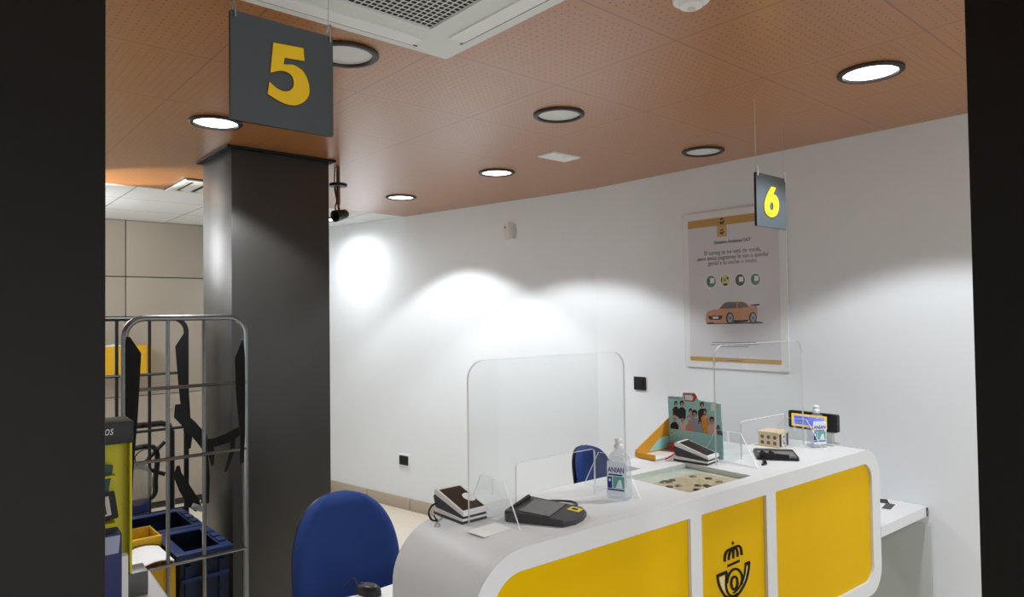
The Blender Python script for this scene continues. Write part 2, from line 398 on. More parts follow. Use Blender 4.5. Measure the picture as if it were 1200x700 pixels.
# cassette air conditioner
q = onz(523, 62, H)
t = thing('ceiling_air_conditioner', 'white square cassette air conditioner with grille set in the wood ceiling', 'air conditioner', (q.x, q.y, H), R(GA))
S_ = 0.9
bm = B(); prism(bm, rrect(-S_, 0, -S_, 0, 0.012), -0.022, 0, 'xy'); prism(bm, rrect(-S_+0.02, -0.02, -S_+0.02, -0.02, 0.01), -0.03, -0.022, 'xy'); obj('panel', bm, M_ac, t)
bm = B(); span(bm, -S_+0.22, -0.2, -S_+0.2, -0.2, -0.032, -0.030); obj('filter', bm, M_acdark, t)
bm = B(); a0, a1 = -S_+0.2, -0.2; n = 26
for i in range(n+1):
    v = a0+(a1-a0)*i/n
    span(bm, v-0.0016, v+0.0016, a0, a1, -0.0345, -0.0325); span(bm, a0, a1, v-0.0016, v+0.0016, -0.0343, -0.0327)
for (x0, x1, y0, y1) in ((a0-.014, a1+.014, a1, a1+.014), (a0-.014, a1+.014, a0-.014, a0), (a0-.014, a0, a0, a1), (a1, a1+.014, a0, a1)): span(bm, x0, x1, y0, y1, -0.04, -0.03)
obj('grille', bm, M_ac, t)
for k in range(4):
    bm = B(); rm = Matrix.Translation((-S_/2, -S_/2, 0)) @ Matrix.Rotation(k*pi/2, 4, 'Z')
    tb = bmesh.new(); bmesh.ops.create_cube(tb, size=1)
    for v in tb.verts: v.co = Vector((v.co.x*0.56, v.co.y*0.055+S_/2-0.085, v.co.z*0.008-0.031))
    _merge(bm, tb, rm, 0)
    tb = bmesh.new(); bmesh.ops.create_cube(tb, size=1)
    for v in tb.verts: v.co = Vector((v.co.x*0.6, v.co.y*0.005+S_/2-0.052, v.co.z*0.003-0.031))
    _merge(bm, tb, rm, 1)
    obj('louvre', bm, [M_white, M_tray], t)

# small return vent in the rear
q = GR.w(1.0, 4.52)
v0 = onz(218, 209, H); gv0 = (v0.dot(GR.x), v0.dot(GR.y))
t = thing('ceiling_vent', 'small square white vent in the wood ceiling left of the column', 'vent', GR.w(gv0[0], gv0[1]-0.0, H), R(GA))
bm = B()
for (x0, x1, y0, y1) in ((0, .5, 0, .05), (0, .5, .42, .47), (0, .05, .05, .42), (.45, .5, .05, .42)): span(bm, x0, x1, y0, y1, -0.012, 0, 0.003)
obj('frame', bm, M_ac, t)
bm = B(); span(bm, .05, .45, .05, .42, -0.006, -0.001); obj('backing', bm, M_acdark, t)
bm = B(); span(bm, -.012, .512, -.012, .482, -0.003, -.0005); obj('gap_shade', bm, M_trim, t)  # dark plate imitating the shadow gap round the vent frame
for i in range(4):
    bm = B(); box(bm, Vector((.095+i*.1, .235, -0.008)), (.075, .36, .003), rot=Matrix.Rotation(0.15, 3, 'Y')); obj('slat', bm, M_ac, t)

# emergency light
q = GR.w(2.69, 2.68, H)
t = thing('ceiling_emergency_light', 'flat white rectangular emergency light plate on the wood ceiling', 'emergency light', q, R(GA))
bm = B(); prism(bm, rrect(-0.11, 0.11, -0.065, 0.065, 0.006), -0.006, 0, 'xy'); prism(bm, rrect(-0.105, 0.105, -0.06, 0.06, 0.006), -0.009, -0.006, 'xy'); obj('plate', bm, M_white, t)
bm = B(); lathe(bm, [(0.0, -0.0125), (0.008, -0.011), (0.011, -0.009)], 16, (0.01, -0.03, 0)); obj('lens', bm, M_lens_off, t)
# smoke detector at the top edge
q = onz(810, -3, H)
t = thing('ceiling_smoke_detector', 'round white smoke detector at the top edge of the photo', 'smoke detector', (q.x, q.y, H))
bm = B(); lathe(bm, [(0.0, -0.032), (0.02, -0.032), (0.032, -0.026), (0.036, -0.014), (0.05, -0.012), (0.052, 0)], 32); obj('housing', bm, M_white, t)
bm = B(); lathe(bm, [(0.0, -0.036), (0.011, -0.035), (0.012, -0.031)], 16); obj('sensor', bm, M_offwhite, t)
# camera hanging from the ceiling right of the pillar
dC = 4.0; q = CO+ray(399, 252)*dC
zq = q.z
t = thing('ceiling_camera', 'small black camera on a copper pole under the ceiling right of the column', 'camera', (q.x, q.y, H))
bm = B(); tube(bm, [(-.012, 0, 0), (-.012, 0, zq-H+0.06)], 0.011, 12); tube(bm, [(-.012, 0, zq-H+0.065), (-.008, 0, zq-H+0.02)], 0.007, 8); obj('pole', bm, M_copper, t)
zc = (CO+ray(395, 217)*dC).z-H
bm = B(); lathe(bm, [(0, zc+.008), (.05, zc+.008), (.052, zc), (.05, zc-.008), (0, zc-.008)], 24, (-.012, 0, 0)); obj('collar', bm, M_black, t)
bm = B(); mrot = Matrix.Rotation(R(70), 4, 'X') @ Matrix.Rotation(R(0), 4, 'Z')
tb = bmesh.new(); lathe(tb, [(0, -.05), (.02, -.048), (.028, -.035), (.032, .02), (.034, .05), (.026, .052), (.02, .046), (0, .046)], 20)
_merge(bm, tb, Matrix.Translation((0.002, 0, zq-H)) @ Matrix.Rotation(R(-30), 4, 'Z') @ Matrix.Rotation(R(105), 4, 'X'), 0); obj('camera_body', bm, M_black, t)
bm = B(); tube(bm, smooth_path([(-.03, 0, 0), (-.034, .0, -.08), (-.026, 0, -.16), (-.034, 0, zc-.02), (-.022, 0, zc-.09), (-.03, 0, zq-H+.04), (-.012, .01, zq-H+.005)]), 0.004, 6); obj('cable', bm, M_black, t)

# ------------------------------------------------------------------ hanging number signs
def mapped(fr, y, pts, ox=0, oy=0, s=1.0): return [fr.px(ox+p[0]/s, oy+p[1]/s, y) for p in pts]
FIVE = [(960, 150), (1066, 170), (1070, 215), (1000, 204), (996, 227), (1030, 228), (1062, 248), (1082, 285), (1087, 325), (1075, 352), (1050, 368), (1020, 370), (985, 358), (940, 330), (946, 287), (972, 310), (998, 322), (1020, 318), (1032, 300), (1028, 272), (1010, 255), (985, 249), (950, 256)]
SIX_O = [(305, 272), (345, 281), (318, 338), (345, 348), (363, 385), (369, 430), (360, 480), (340, 512), (310, 523), (282, 512), (258, 480), (250, 425), (260, 370), (280, 320)]
SIX_I = [(308+17*math.cos(-2*pi*i/14+2.2), 433-35*math.sin(-2*pi*i/14+2.2)) for i in range(14)]
def sign(label, px, py, z, w, h, hanger_white, glyph, extra):
    q = onz(px, py, z); fr = Fr(q, GA)
    fr.o.z = 0
    t = thing('hanging_sign', label, 'sign', (q.x, q.y, z), fr.a, 'hanging counter number signs')
    bm = B(); prism(bm, rrect(0, w, -h, 0, 0.002), 0, 0.010, 'xz', 0, 1); obj('board', bm, [M_sign, M_signedge], t)
    for xx in (0.008, w-0.008):
        bm = B(); tube(bm, [(xx, 0.005, 0), (xx, 0.005, H-z)], 0.0007, 6); obj('wire', bm, M_steel, t)
        bm = B(); tube(bm, smooth_path([(xx, -0.004, -0.014), (xx, -0.005, 0.014), (xx+.003, 0.004, 0.027), (xx, 0.013, 0.012), (xx, 0.013, -0.012)], 4), 0.003 if hanger_white is M_white else 0.0018, 6); obj('hook', bm, hanger_white, t)
    return t, fr
# sign 5
z5 = 1.7+1.37*(373.6-10.7)/F
t, fr = sign('large slate sign with a yellow 5, nearest the camera', 270, 10.7, z5, 0.222, 0.222, M_steel, None, None)
def glyph(t, fr, z, y, outline, hole, ox, oy, s):
    bm = B(); o = [(x, zz-z) for x, zz in mapped(fr, y, outline, ox, oy, s)]
    cx = sum(p[0] for p in o)/len(o); cz = sum(p[1] for p in o)/len(o)
    def put(o, hl, yy, mi, grow):
        n = len(o); a = sum(o[i][0]*o[(i+1) % n][1]-o[(i+1) % n][0]*o[i][1] for i in range(n)); sg = 1 if a > 0 else -1
        def off(poly, g):
            r = []
            for i in range(len(poly)):
                p0, p1, p2 = Vector(poly[i-1]), Vector(poly[i]), Vector(poly[(i+1) % len(poly)])
                tt = ((p1-p0).normalized()+(p2-p1).normalized()).normalized(); r.append(tuple(p1+Vector((tt.y, -tt.x))*g))
            return r
        oo = off(o, sg*grow)
        tb = bmesh.new(); es = []
        for poly in ([oo, off(hl, -grow if sum(hl[i][0]*hl[(i+1) % len(hl)][1]-hl[(i+1) % len(hl)][0]*hl[i][1] for i in range(len(hl))) > 0 else grow)] if hl else [oo]):
            vs = [tb.verts.new((p[0], yy, p[1])) for p in poly]
            es += [tb.edges.new((vs[i], vs[(i+1) % len(vs)])) for i in range(len(vs))]
        bmesh.ops.triangle_fill(tb, edges=es, use_beauty=True, normal=(0, -1, 0))
        _merge(bm, tb, Matrix(), mi)
    hl = [(x, zz-z) for x, zz in mapped(fr, y, hole, ox, oy, s)] if hole else None
    put(o, hl, y, 1, 0.0018); put(o, hl, y-0.0012, 0, 0)
    for f in bm.faces:
        f.normal_update()
        if f.normal.y > 0: f.normal_flip()
    ob = obj('number', bm, [M_num, M_numrim], t, fix=False); return ob
F5 = FIVE[:5]+[tuple(p[:2]) for p in smooth_path([Vector((*p, 0)) for p in FIVE[5:14]], 5)]+[tuple(p[:2]) for p in smooth_path([Vector((*p, 0)) for p in FIVE[14:]], 5)]
glyph(t, fr, z5, -0.0015, F5, None, 0, 0, 3)
z6 = 1.7+2.807*(365.3-201.5)/F
t, fr = sign('small slate sign with a yellow 6, hanging in front of the poster', 885.8, 201.5, z6, 0.245, 0.222, M_white, None, None)
S6 = [tuple(p[:2]) for p in smooth_path([Vector((*p, 0)) for p in SIX_O[2:]+SIX_O[:1]], 4)]+[SIX_O[1]]
glyph(t, fr, z6, -0.0015, S6, SIX_I, 860, 180, 7)

# ------------------------------------------------------------------ long counter
s0, s1, pb, zb, zt = -0.18, 1.922, 0.384, 0.52, 1.12
t = thing('service_counter', 'long white service counter with rounded ends and yellow front panels', 'counter', CT.o, CT.a)
outer = rrect(s0, s1, zb, zt, 0, 14, (0.10, 0.10, 0.125, 0.16))
holes = [rrect(-0.118, 0.642, zb+0.058, zt-0.056, 0, 10, (0.06, 0.004, 0.004, 0.09)), rrect(0.697, 1.062, zb+0.058, zt-0.056, 0.003, 2), rrect(1.121, 1.852, zb+0.058, zt-0.056, 0, 10, (0.004, 0.06, 0.07, 0.004))]
bm = B()
tb = bmesh.new(); es = []
for poly in [outer]+holes:
    vs = [tb.verts.new((p[0], 0, p[1])) for p in poly]; es += [tb.edges.new((vs[i], vs[(i+1) % len(vs)])) for i in range(len(vs))]
bmesh.ops.triangle_fill(tb, edges=es, use_beauty=True, normal=(0, -1, 0))
ext = bmesh.ops.extrude_face_region(tb, geom=list(tb.faces))
for v in ext['geom']:
    if isinstance(v, bmesh.types.BMVert): v.co.y += 0.028
bmesh.ops.recalc_face_normals(tb, faces=tb.faces)
_merge(bm, tb, Matrix(), 0)
# body behind the front frame, with the glazed well cut into the top
i0, i1, j0, j1 = 0.712, 1.061, 0.056, 0.335
W = 0.022
def slab(bm, poly, y0, y1): prism(bm, poly, y0, y1, 'xz')
slab(bm, outer, 0.0285, j0); slab(bm, outer, j1, pb)
lft = [p for p in outer if p[0] <= i0]; rgt = [p for p in outer if p[0] >= i1]
def cut_poly(x0, x1, z0, z1):
    out = []
    n = len(outer)
    def inside(p): return x0 <= p[0] <= x1
    if x0 is not None and x0 < s0+0.001:   # left end piece
        pts = [p for p in outer if p[0] <= x1]
        bl = [p for p in pts if p[1] < (zb+zt)/2]; tl = [p for p in pts if p[1] >= (zb+zt)/2]
        return tl+bl+[(x1, zb), (x1, zt)]
    pts = [p for p in outer if p[0] >= x0]
    br = [p for p in pts if p[1] < (zb+zt)/2]; tr = [p for p in pts if p[1] >= (zb+zt)/2]
    return br+tr+[(x0, zt), (x0, zb)]
slab(bm, cut_poly(s0, i0, zb, zt), j0, j1); slab(bm, cut_poly(i1, s1, zb, zt), j0, j1)
span(bm, i0, i1, j0, j1, zb, zt-W)
obj('body', bm, M_counter, t, sharp=30)
bm = B(); span(bm, s0+0.2, s1-0.2, 0.08, pb-0.02, 0, zb); obj('plinth', bm, M_grey, t)
for (xa, xb, rs) in ((-0.118, 0.642, (0.06, 0.004, 0.004, 0.09)), (0.697, 1.062, (0.003,)*4), (1.121, 1.852, (0.004, 0.06, 0.07, 0.004))):
    bm = B(); prism(bm, rrect(xa+.001, xb-.001, zb+0.059, zt-0.057, 0, 10, rs), 0.011, 0.0275, 'xz'); o = obj('front_panel', bm, M_yellow, t); o['label'] = 'yellow front panel'
# emblem on the middle panel
E0 = (820, 620, 8.756)
bm = B()
def em(pts, y=0.0098, mi=0): flat(bm, mapped(CT, y, pts, *E0), y, mi)
def er(pts, w, closed=False, y=0.0098, mi=0, k=5):
    pp = [tuple(p) for p in (smooth_path([Vector((*p, 0)) for p in pts], k) if len(pts) > 2 else [Vector((*p, 0)) for p in pts])]
    pp = [(p[0], p[1]) for p in pp]
    if closed: pp = pp[:-1]
    for qd in ribbon(pp, w*1.12, closed): em(qd, y, mi)
er([(258, 338), (260, 280), (275, 238), (300, 216)], 24); er([(298, 322), (303, 270), (316, 235), (338, 208)], 23); er([(345, 305), (346, 250), (350, 196)], 22)
er([(388, 288), (388, 245), (380, 212), (362, 194)], 23); er([(431, 270), (428, 222), (416, 188), (392, 174)], 24)
er([(282, 228), (320, 206), (352, 192), (402, 172)], 22)
em([(340, 120), (348, 140), (359, 145), (348, 155), (342, 172), (334, 157), (322, 152), (333, 142)])
em([(283, 372), (412, 313), (412, 341), (283, 399)])
er([(172, 490), (284, 440)], 28); er([(184, 487), (194, 560), (218, 625), (252, 680), (290, 730)], 22); er([(276, 450), (270, 540), (274, 615), (300, 672), (345, 690), (392, 665)], 22)
er([(280, 560), (292, 495), (320, 440), (360, 413), (400, 424), (428, 465), (438, 520), (424, 575)], 23)
er([(324, 560), (330, 520), (350, 494), (376, 500), (388, 540), (382, 590), (358, 622), (334, 608), (324, 560)], 24, True)
er([(463, 366), (518, 340)], 28); er([(508, 345), (502, 420), (482, 510), (450, 590), (405, 660), (350, 715), (290, 738)], 22); er([(472, 368), (464, 440), (446, 520), (412, 590), (372, 640), (340, 660)], 17)
em([(252, 680), (300, 690), (350, 700), (400, 680), (370, 722), (320, 748), (285, 738)])
obj('emblem', bm, M_logo, t, fix=False)
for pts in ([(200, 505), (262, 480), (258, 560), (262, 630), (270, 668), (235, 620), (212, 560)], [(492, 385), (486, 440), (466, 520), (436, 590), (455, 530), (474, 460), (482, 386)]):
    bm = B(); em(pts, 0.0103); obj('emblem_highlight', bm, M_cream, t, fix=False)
# glazed well: lining, things shown, glass
bm = B(); span(bm, i0+.001, i1-.001, j0+.001, j1-.001, zt-W, zt-W+0.003); o = obj('showcase_floor', bm, M_white, t)
bm = B(); span(bm, i0+.012, i1-.03, j0+.004, j1-.075, zt-W+.003, zt-W+0.0042); o = obj('showcase_lining', bm, M_coin, t)
bm = B(); span(bm, i0+.0005, i1-.0005, j0+.0005, j1-.0005, zt-0.006, zt-0.0005, 0.0005); o = obj('showcase_glass', bm, M_glass, t); o['label'] = 'clear glass lid'
for k in range(14):
    s_, p_ = random.uniform(i0+.04, i1-.05), random.uniform(j0+.03, j1-.08)
    tt = obj('collector_coin', (lambda b: (lathe(b, [(0, .003), (.011, .003), (.013, .0015), (.013, 0), (0, 0)], 16), b)[1])(B()), P('coin_%d' % k, random.choice(['#7d6238', '#a88d5a', '#8a8580', '#5f4a2c']), 0.35, 0.7), None, CT.w(s_, p_, zt-W+0.0045), 0)
    tag(tt, 'small round coin lying on the beige lining under the glass of the counter', 'coin', 'coins in the glazed well of the counter')

# white unit and desk on the clerks' side
bm = B()
t = thing('white_pedestal', 'white ledge unit behind the counter that carries the leaflet display', 'cabinet', CT.o, CT.a)
span(bm, .87, 1.55, pb+.004, .53, 0, 1.09, 0.003); obj('body', bm, M_counter, t)
bm = B(); span(bm, .865, 1.555, pb+.003, .535, 1.09, 1.118, 0.003); obj('top', bm, M_counter, t)
t = thing('clerk_desk', 'white desk behind the left end of the long counter', 'desk', CT.o, CT.a)
bm = B()
edge = [(-0.62, pb+.004), (.86, pb+.004), (.86, .90), (.3, .90), (.12, .885), (-.02, .87), (-.12, .885), (-.25, .93), (-.45, .97), (-.62, .97)]
prism(bm, edge, .71, .74, 'xy'); obj('desktop', bm, M_white, t)
for xx in (-.56, .80):
    bm = B(); span(bm, xx, xx+.05, pb+.02, .88, 0, .71, .002); obj('side_panel', bm, M_grey, t)
q = onz(432, 696, .74)
t = thing('computer_mouse', 'black computer mouse on the white desk in front of the near chair', 'mouse', (q.x, q.y, .7405), R(60))
bm = B(); rings = []
for u_ in [i/8 for i in range(9)]:
    z_ = .034*math.sin(pi*(0.12+.88*u_)/2); sc_ = math.cos(pi/2*u_*0.97)**.6
    rings.append([Vector((x*sc_, y*sc_, z_ if u_ else 0)) for x, y in ell(0, 0, .03, .052, 18)])
loft(bm, rings); obj('shell', bm, M_black, t)
bm = B(); tube(bm, smooth_path([(0, .05, .01), (.004, .065, .03), (.002, .075, .035), (-.006, .085, .02), (-.01, .1, .004)]), .0025, 6); obj('cable', bm, M_black, t)
bm = B(); tube(bm, [(0, .02, .032), (0, .035, .029)], .004, 8); obj('wheel', bm, M_dark, t)

# ------------------------------------------------------------------ flap to the wall, grey panel below, leaflets
zf = .78
c0 = CT.top(1086, 593.5, zf)
def on_wall_s(p_):  # local s of the right wall at local p (wall plane Y=0 of WRF)
    A_ = CT.w(0, p_); t_ = (WRF.o-A_).dot(WRF.y)/CT.x.dot(WRF.y); return t_
t = thing('counter_flap', 'white flap between the right end of the counter and the wall', 'shelf', CT.o, CT.a)
bm = B(); e0, e1 = on_wall_s(-0.0)-.003, on_wall_s(.40)-.003
prism(bm, [(s1+.004, 0), (e0, 0), (e1, .40), (s1+.004, .40)], zf-.045, zf, 'xy'); obj('board', bm, M_counter, t)
bm = B(); tube(bm, [(e0-.012+.008*math.cos(a), -.003, zf-.026+.018*math.sin(a)) for a in [2*pi*i/14 for i in range(14)]], .0016, 6, closed=True); tube(bm, [(e0-.012, -.0015, zf-.004), (e0-.012, -.004, zf-.012)], .003, 6); obj('hook', bm, M_black, t)
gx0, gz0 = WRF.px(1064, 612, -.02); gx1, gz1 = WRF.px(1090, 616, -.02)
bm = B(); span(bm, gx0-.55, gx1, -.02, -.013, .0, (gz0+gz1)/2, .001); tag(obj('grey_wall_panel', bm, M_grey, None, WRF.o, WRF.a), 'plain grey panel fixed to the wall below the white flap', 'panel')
for k, (px, py, w_, l_, a_, mm) in enumerate(((1033, 588, .07, .10, 30, M_pdark), (1041, 594.5, .05, .13, 12, M_ptext))):
    q = onz(px, py, zf)
    bm = B(); prism(bm, rrect(-l_/2, l_/2, -w_/2, w_/2, .002), 0.0005, .0025, 'xy'); 
    flat_ = bm; tt = thing('leaflet', ['dark printed leaflet farther back on the white flap', 'narrow dark leaflet nearer the flap edge'][k], 'leaflet', (q.x, q.y, zf), R(38+a_), 'leaflets on the flap')
    obj('sheet', bm, M_paper, tt)
    bm = B(); prism(bm, rrect(-l_/2+.012, l_/2-.008, -w_/2+.006, w_/2-.006, .002), .0025, .0029, 'xy'); obj('print', bm, mm, tt)

# ------------------------------------------------------------------ acrylic screens
def screen(s_, label):
    t = thing('acrylic_screen', label, 'acrylic screen', CT.w(s_, .235, zt+.0005), CT.a, 'clear acrylic counter screens')
    w_, h_, a_, b_, c_, r_ = .632, .452, .166, .488, .147, .055
    tl = [(r_-r_*math.cos(i/8*pi/2), h_-r_+r_*math.sin(i/8*pi/2)) for i in range(9)]
    out = [(0, 0)]+tl+[(w_-p[0], p[1]) for p in tl[::-1]]+[(w_, 0), (b_, 0), (b_, c_-.01), (b_-.003, c_-.003), (b_-.01, c_), (a_+.01, c_), (a_+.003, c_-.003), (a_, c_-.01), (a_, 0)]
    bm = B(); prism(bm, out, -.004, .004, 'xz', 0, 1); obj('pane', bm, [M_clear, M_edge], t, sharp=20)
    for x_ in (.081, .562):
        f = [(-.125, 0), (.125, 0), (.055, .118), (.003, .118), (.003, .07), (-.003, .07), (-.003, .118), (-.055, .118)]
        bm = B(); prism(bm, f, x_-.0022, x_+.0022, 'yz', 0, 1); obj('foot', bm, [M_clear, M_edge], t, sharp=20)
    return t
screen(-.023, 'clear acrylic screen on the left half of the counter, behind the signature pad')
screen(1.108, 'clear acrylic screen on the right half of the counter, in front of the poster')

# ------------------------------------------------------------------ hand gel bottles
def rr3(hw, hd, r, z): return [Vector((x, y, z)) for x, y in rrect(-hw, hw, -hd, hd, r, 4)]
def bottle(label, s_, p_, rot, h=.185):
    t = thing('hand_gel_bottle', label, 'bottle', CT.w(s_, p_, zt+.0005), rot, 'clear hand gel bottles'); k = h/.185
    bm = B(); loft(bm, [rr3(.034, .021, .008, 0), rr3(.036, .023, .009, .004*k), rr3(.0355, .0225, .009, .06*k), rr3(.035, .022, .01, .11*k), rr3(.032, .02, .012, .128*k), rr3(.022, .016, .012, .142*k), rr3(.014, .0135, .0125, .147*k), rr3(.0135, .013, .0128, .153*k)]); obj('bottle', bm, M_gel, t)
    bm = B(); lathe(bm, [(0, .153*k), (.0135, .153*k), (.0145, .155*k), (.0145, .166*k), (.011, .169*k), (.0095, .172*k), (.012, .176*k), (.0125, .182*k), (.009, .186*k), (0, .187*k)], 20); obj('cap', bm, M_white, t)
    bm = B(); flat(bm, rrect(-.03, .029, .016*k, .118*k, .004), -.0236, 0); flat(bm, rrect(-.029, -.014, .035*k, .07*k, .002), -.0239, 1); flat(bm, rrect(-.011, .026, .036*k, .072*k, .003), -.0239, 2); flat(bm, rrect(-.029, .026, .028*k, .033*k, .001), -.0239, 1); flat(bm, rrect(-.026, .02, .074*k, .079*k, .001), -.0239, 1)
    flat(bm, [(-.002, .037*k), (.008, .061*k), (.015, .064*k), (.021, .037*k)], -.0242, 0); flat(bm, ell(-.0215, .06*k, .004, .005*k, 12), -.0242, 0)
    l = obj('label', bm, [M_label, M_lblue, M_lteal], t, fix=False)
    lettering('ANIAN', -.028, .026, .084*k, .1*k, -.0242, M_lblue, l, 'brand_lettering', .02)
    return t
bottle('clear hand gel bottle with a blue label beside the left acrylic screen', .495, .158, CT.a+R(-68))
bottle('clear hand gel bottle in front of the blue display at the right end', 1.722, .165, CT.a+R(-30), .175)

# ------------------------------------------------------------------ card terminals
def terminal():
    t = thing('card_terminal', 'x', 'card terminal', (0, 0, 0), 0, 'white card payment terminals')
    w = .043
    bm = B(); prism(bm, [(-.075, 0), (.068, 0), (.068, .008), (-.075, .008)], -w, w, 'yz'); obj('base', bm, M_dark, t)
    bm = B(); prism(bm, [(-.077, .008), (.06, .008), (.062, .02), (-.077, .014)], -w-.001, w+.001, 'yz'); obj('cradle', bm, M_white, t)
    bm = B(); prism(bm, [(-.074, .014), (.06, .02), (.072, .05), (.06, .062), (-.074, .024)], -w+.002, w-.002, 'yz'); obj('dark_body', bm, M_dark, t)
    bm = B(); prism(bm, [(-.08, .022), (.062, .058), (.066, .068), (.056, .074), (-.08, .033)], -w, w, 'yz'); obj('housing', bm, M_white, t)
    bm = B(); sl = lambda y: .033+(y+.08)*(.041/.136)
    v = [(-w+.006, -.070), (w-.006, -.070), (w-.006, .046), (-w+.006, .046)]
    tb = bmesh.new()
    lo = [tb.verts.new((x, y, sl(y)-.001)) for x, y in v]; hi = [tb.verts.new((x, y, sl(y)+.0012)) for x, y in v]
    tb.faces.new(lo); tb.faces.new(hi[::-1])
    for i in range(4): tb.faces.new((lo[i], hi[i], hi[(i+1) % 4], lo[(i+1) % 4]))
    _merge(bm, tb, Matrix(), 0); sc_ = obj('screen', bm, M_screen, t)
    return t
T1 = terminal(); T1.location = CT.w(.008, .33, zt+.0005); T1.rotation_euler = (0, 0, CT.a+R(2)); T1['label'] = 'white card terminal with dark screen at the left end of the counter'
T2 = dup(T1, CT.w(1.108, .332, zt+.0005), CT.a+R(9), 'white card terminal beside the turquoise leaflet display')
bm = B(); sl = lambda y: .0345+(y+.08)*(.041/.136)+.0008
f = bm.faces.new([bm.verts.new((.022+.018*math.cos(a), -.018+.022*math.sin(a), sl(-.018+.022*math.sin(a)))) for a in [2*pi*i/18 for i in range(18)]]); o = obj('sticker', bm, M_paper, T1); o['label'] = 'white round sticker on the screen'
def cable(name, pts, r, m, parent=None): bm = B(); tube(bm, smooth_path(pts), r, 6); return obj(name, bm, m, parent)
cable('cable', [(-.03, .06, .03), (-.06, .05, .03), (-.085, .03, .018), (-.088, .01, .004), (-.08, -.005, .003), (-.07, .02, .003), (-.06, .04, .003)], .003, M_black, T1)
cable('cable', [(-.04, .06, .03), (-.06, .07, .02), (-.07, .09, .006)], .003, M_red, T2)
# papers by the left terminal
q = onz(590, 624, zt); tag(obj('paper_sheet', (lambda b: (prism(b, rrect(-.05, .05, -.035, .035, .002), 0, .0012, 'xy'), b)[1])(B()), M_paper, None, CT.w(-.005, .165, zt+.0004), CT.a+R(6)), 'small white paper sheet on the counter in front of the left terminal', 'paper')

# ------------------------------------------------------------------ signature pads
def pad(label, loc, rot, mscr, style):
    t = thing('signature_pad', label, 'signature pad', loc, rot, 'electronic signature pads')
    L, D = (.205, .175) if style == 0 else (.19, .155)
    hl, hr = (.030, .016) if style == 0 else (.014, .010)
    if style == 0: out = [(-L/2, -D/2+.01), (-L/2+.01, -D/2), (L/2-.03, -D/2+.012), (L/2-.008, -D/4), (L/2, 0), (L/2-.004, D/4), (L/2-.025, D/2-.015), (-L/2+.01, D/2), (-L/2, D/2-.01)]
    else: out = rrect(-L/2, L/2, -D/2, D/2, .012)
    hz = lambda x: hl+(hr-hl)*(x+L/2)/L
    bm = B()
    def plate(bm, out, lift0, lift1, mi=0):
        lo = [Vector((x, y, lift0 if lift0 == 0 else hz(x)+lift0)) for x, y in out]; hi = [Vector((x, y, hz(x)+lift1)) for x, y in out]
        if lift0 == 0 : loft(bm, [lo, [Vector((x, y, hz(x)*.8+lift1*.5)) for x, y in out], [Vector((x*.975, y*.97, hz(x)+lift1)) for x, y in out]], mi)
        else: loft(bm, [lo, hi], mi)
    plate(bm, out, 0, 0); obj('body', bm, M_dark if style == 0 else M_black, t)
    if style == 0: f = [(-.065, -.066), (.028, -.066), (.028, .066), (-.065, .066)]
    else: f = [(-.075, -.062), (.03, -.062), (.03, .062), (-.075, .062)]
    bm = B(); plate(bm, [(x*1.06-.001, y*1.1) for x, y in f], -.002, .0008); obj('bezel', bm, M_black if style == 0 else M_steel, t)
    bm = B(); plate(bm, f, -.002, .0016); obj('screen', bm, mscr, t)
    if style == 0:
        bm = B(); plate(bm, [(.046, .024), (.084, .018), (.086, .052), (.05, .058)], -.002, .001); s_ = obj('sticker', bm, M_pstick, t); s_['label'] = 'yellow sticker'
        bm = B(); plate(bm, [(.056, .034), (.074, .03), (.076, .042), (.058, .046)], -.001, .0016); obj('sticker_print', bm, M_logo, s_)
        bm = B(); tube(bm, [(-.09, -.06, hz(-.09)+.004), (-.09, .065, hz(-.09)+.004)], .0055, 8, rr=[.003, .0065]); obj('stylus', bm, M_black, t)
        cable('cord', [(-.05, .086, .018), (-.045, .115, .012), (-.02, .15, .006), (.02, .155, .005), (.04, .125, .005), (.035, .085, .012)], .0035, M_black, t)
    else:
        bm = B(); plate(bm, [(.045, -.06), (.085, -.06), (.085, .06), (.045, .06)], -.002, .0008); obj('side_strip', bm, M_dark, t)
        for yy in (.02, .05): bm = B(); tube(bm, [(-.088, yy, .012), (-.088, yy, .026), (-.08, yy+.01, .03)], .007, 8); obj('stylus_clip', bm, M_black, t)
        bm = B(); tube(bm, [(-.09, -.04, .018), (-.09, .07, .02)], .008, 8, rr=[.005, .01]); obj('stylus', bm, M_black, t)
        cable('cord', [(-.09, .05, .012), (-.13, .06, .006), (-.17, .05, .004), (-.2, .07, .004)], .003, M_black, t)
        bm = B(); box(bm, Vector((-.155, .056, .007)), (.035, .013, .012), .003); obj('cord_plug', bm, M_black, t)
    return t
pad('charcoal signature pad with a yellow sticker on the left half of the counter', CT.w(.196, .152, zt+.0005), CT.a+R(-63), M_greyscreen, 0)
pad('flat black signature pad with silver screen on the right half of the counter', CT.w(1.43, .183, zt+.0005), CT.a+R(37), M_steel, 1)

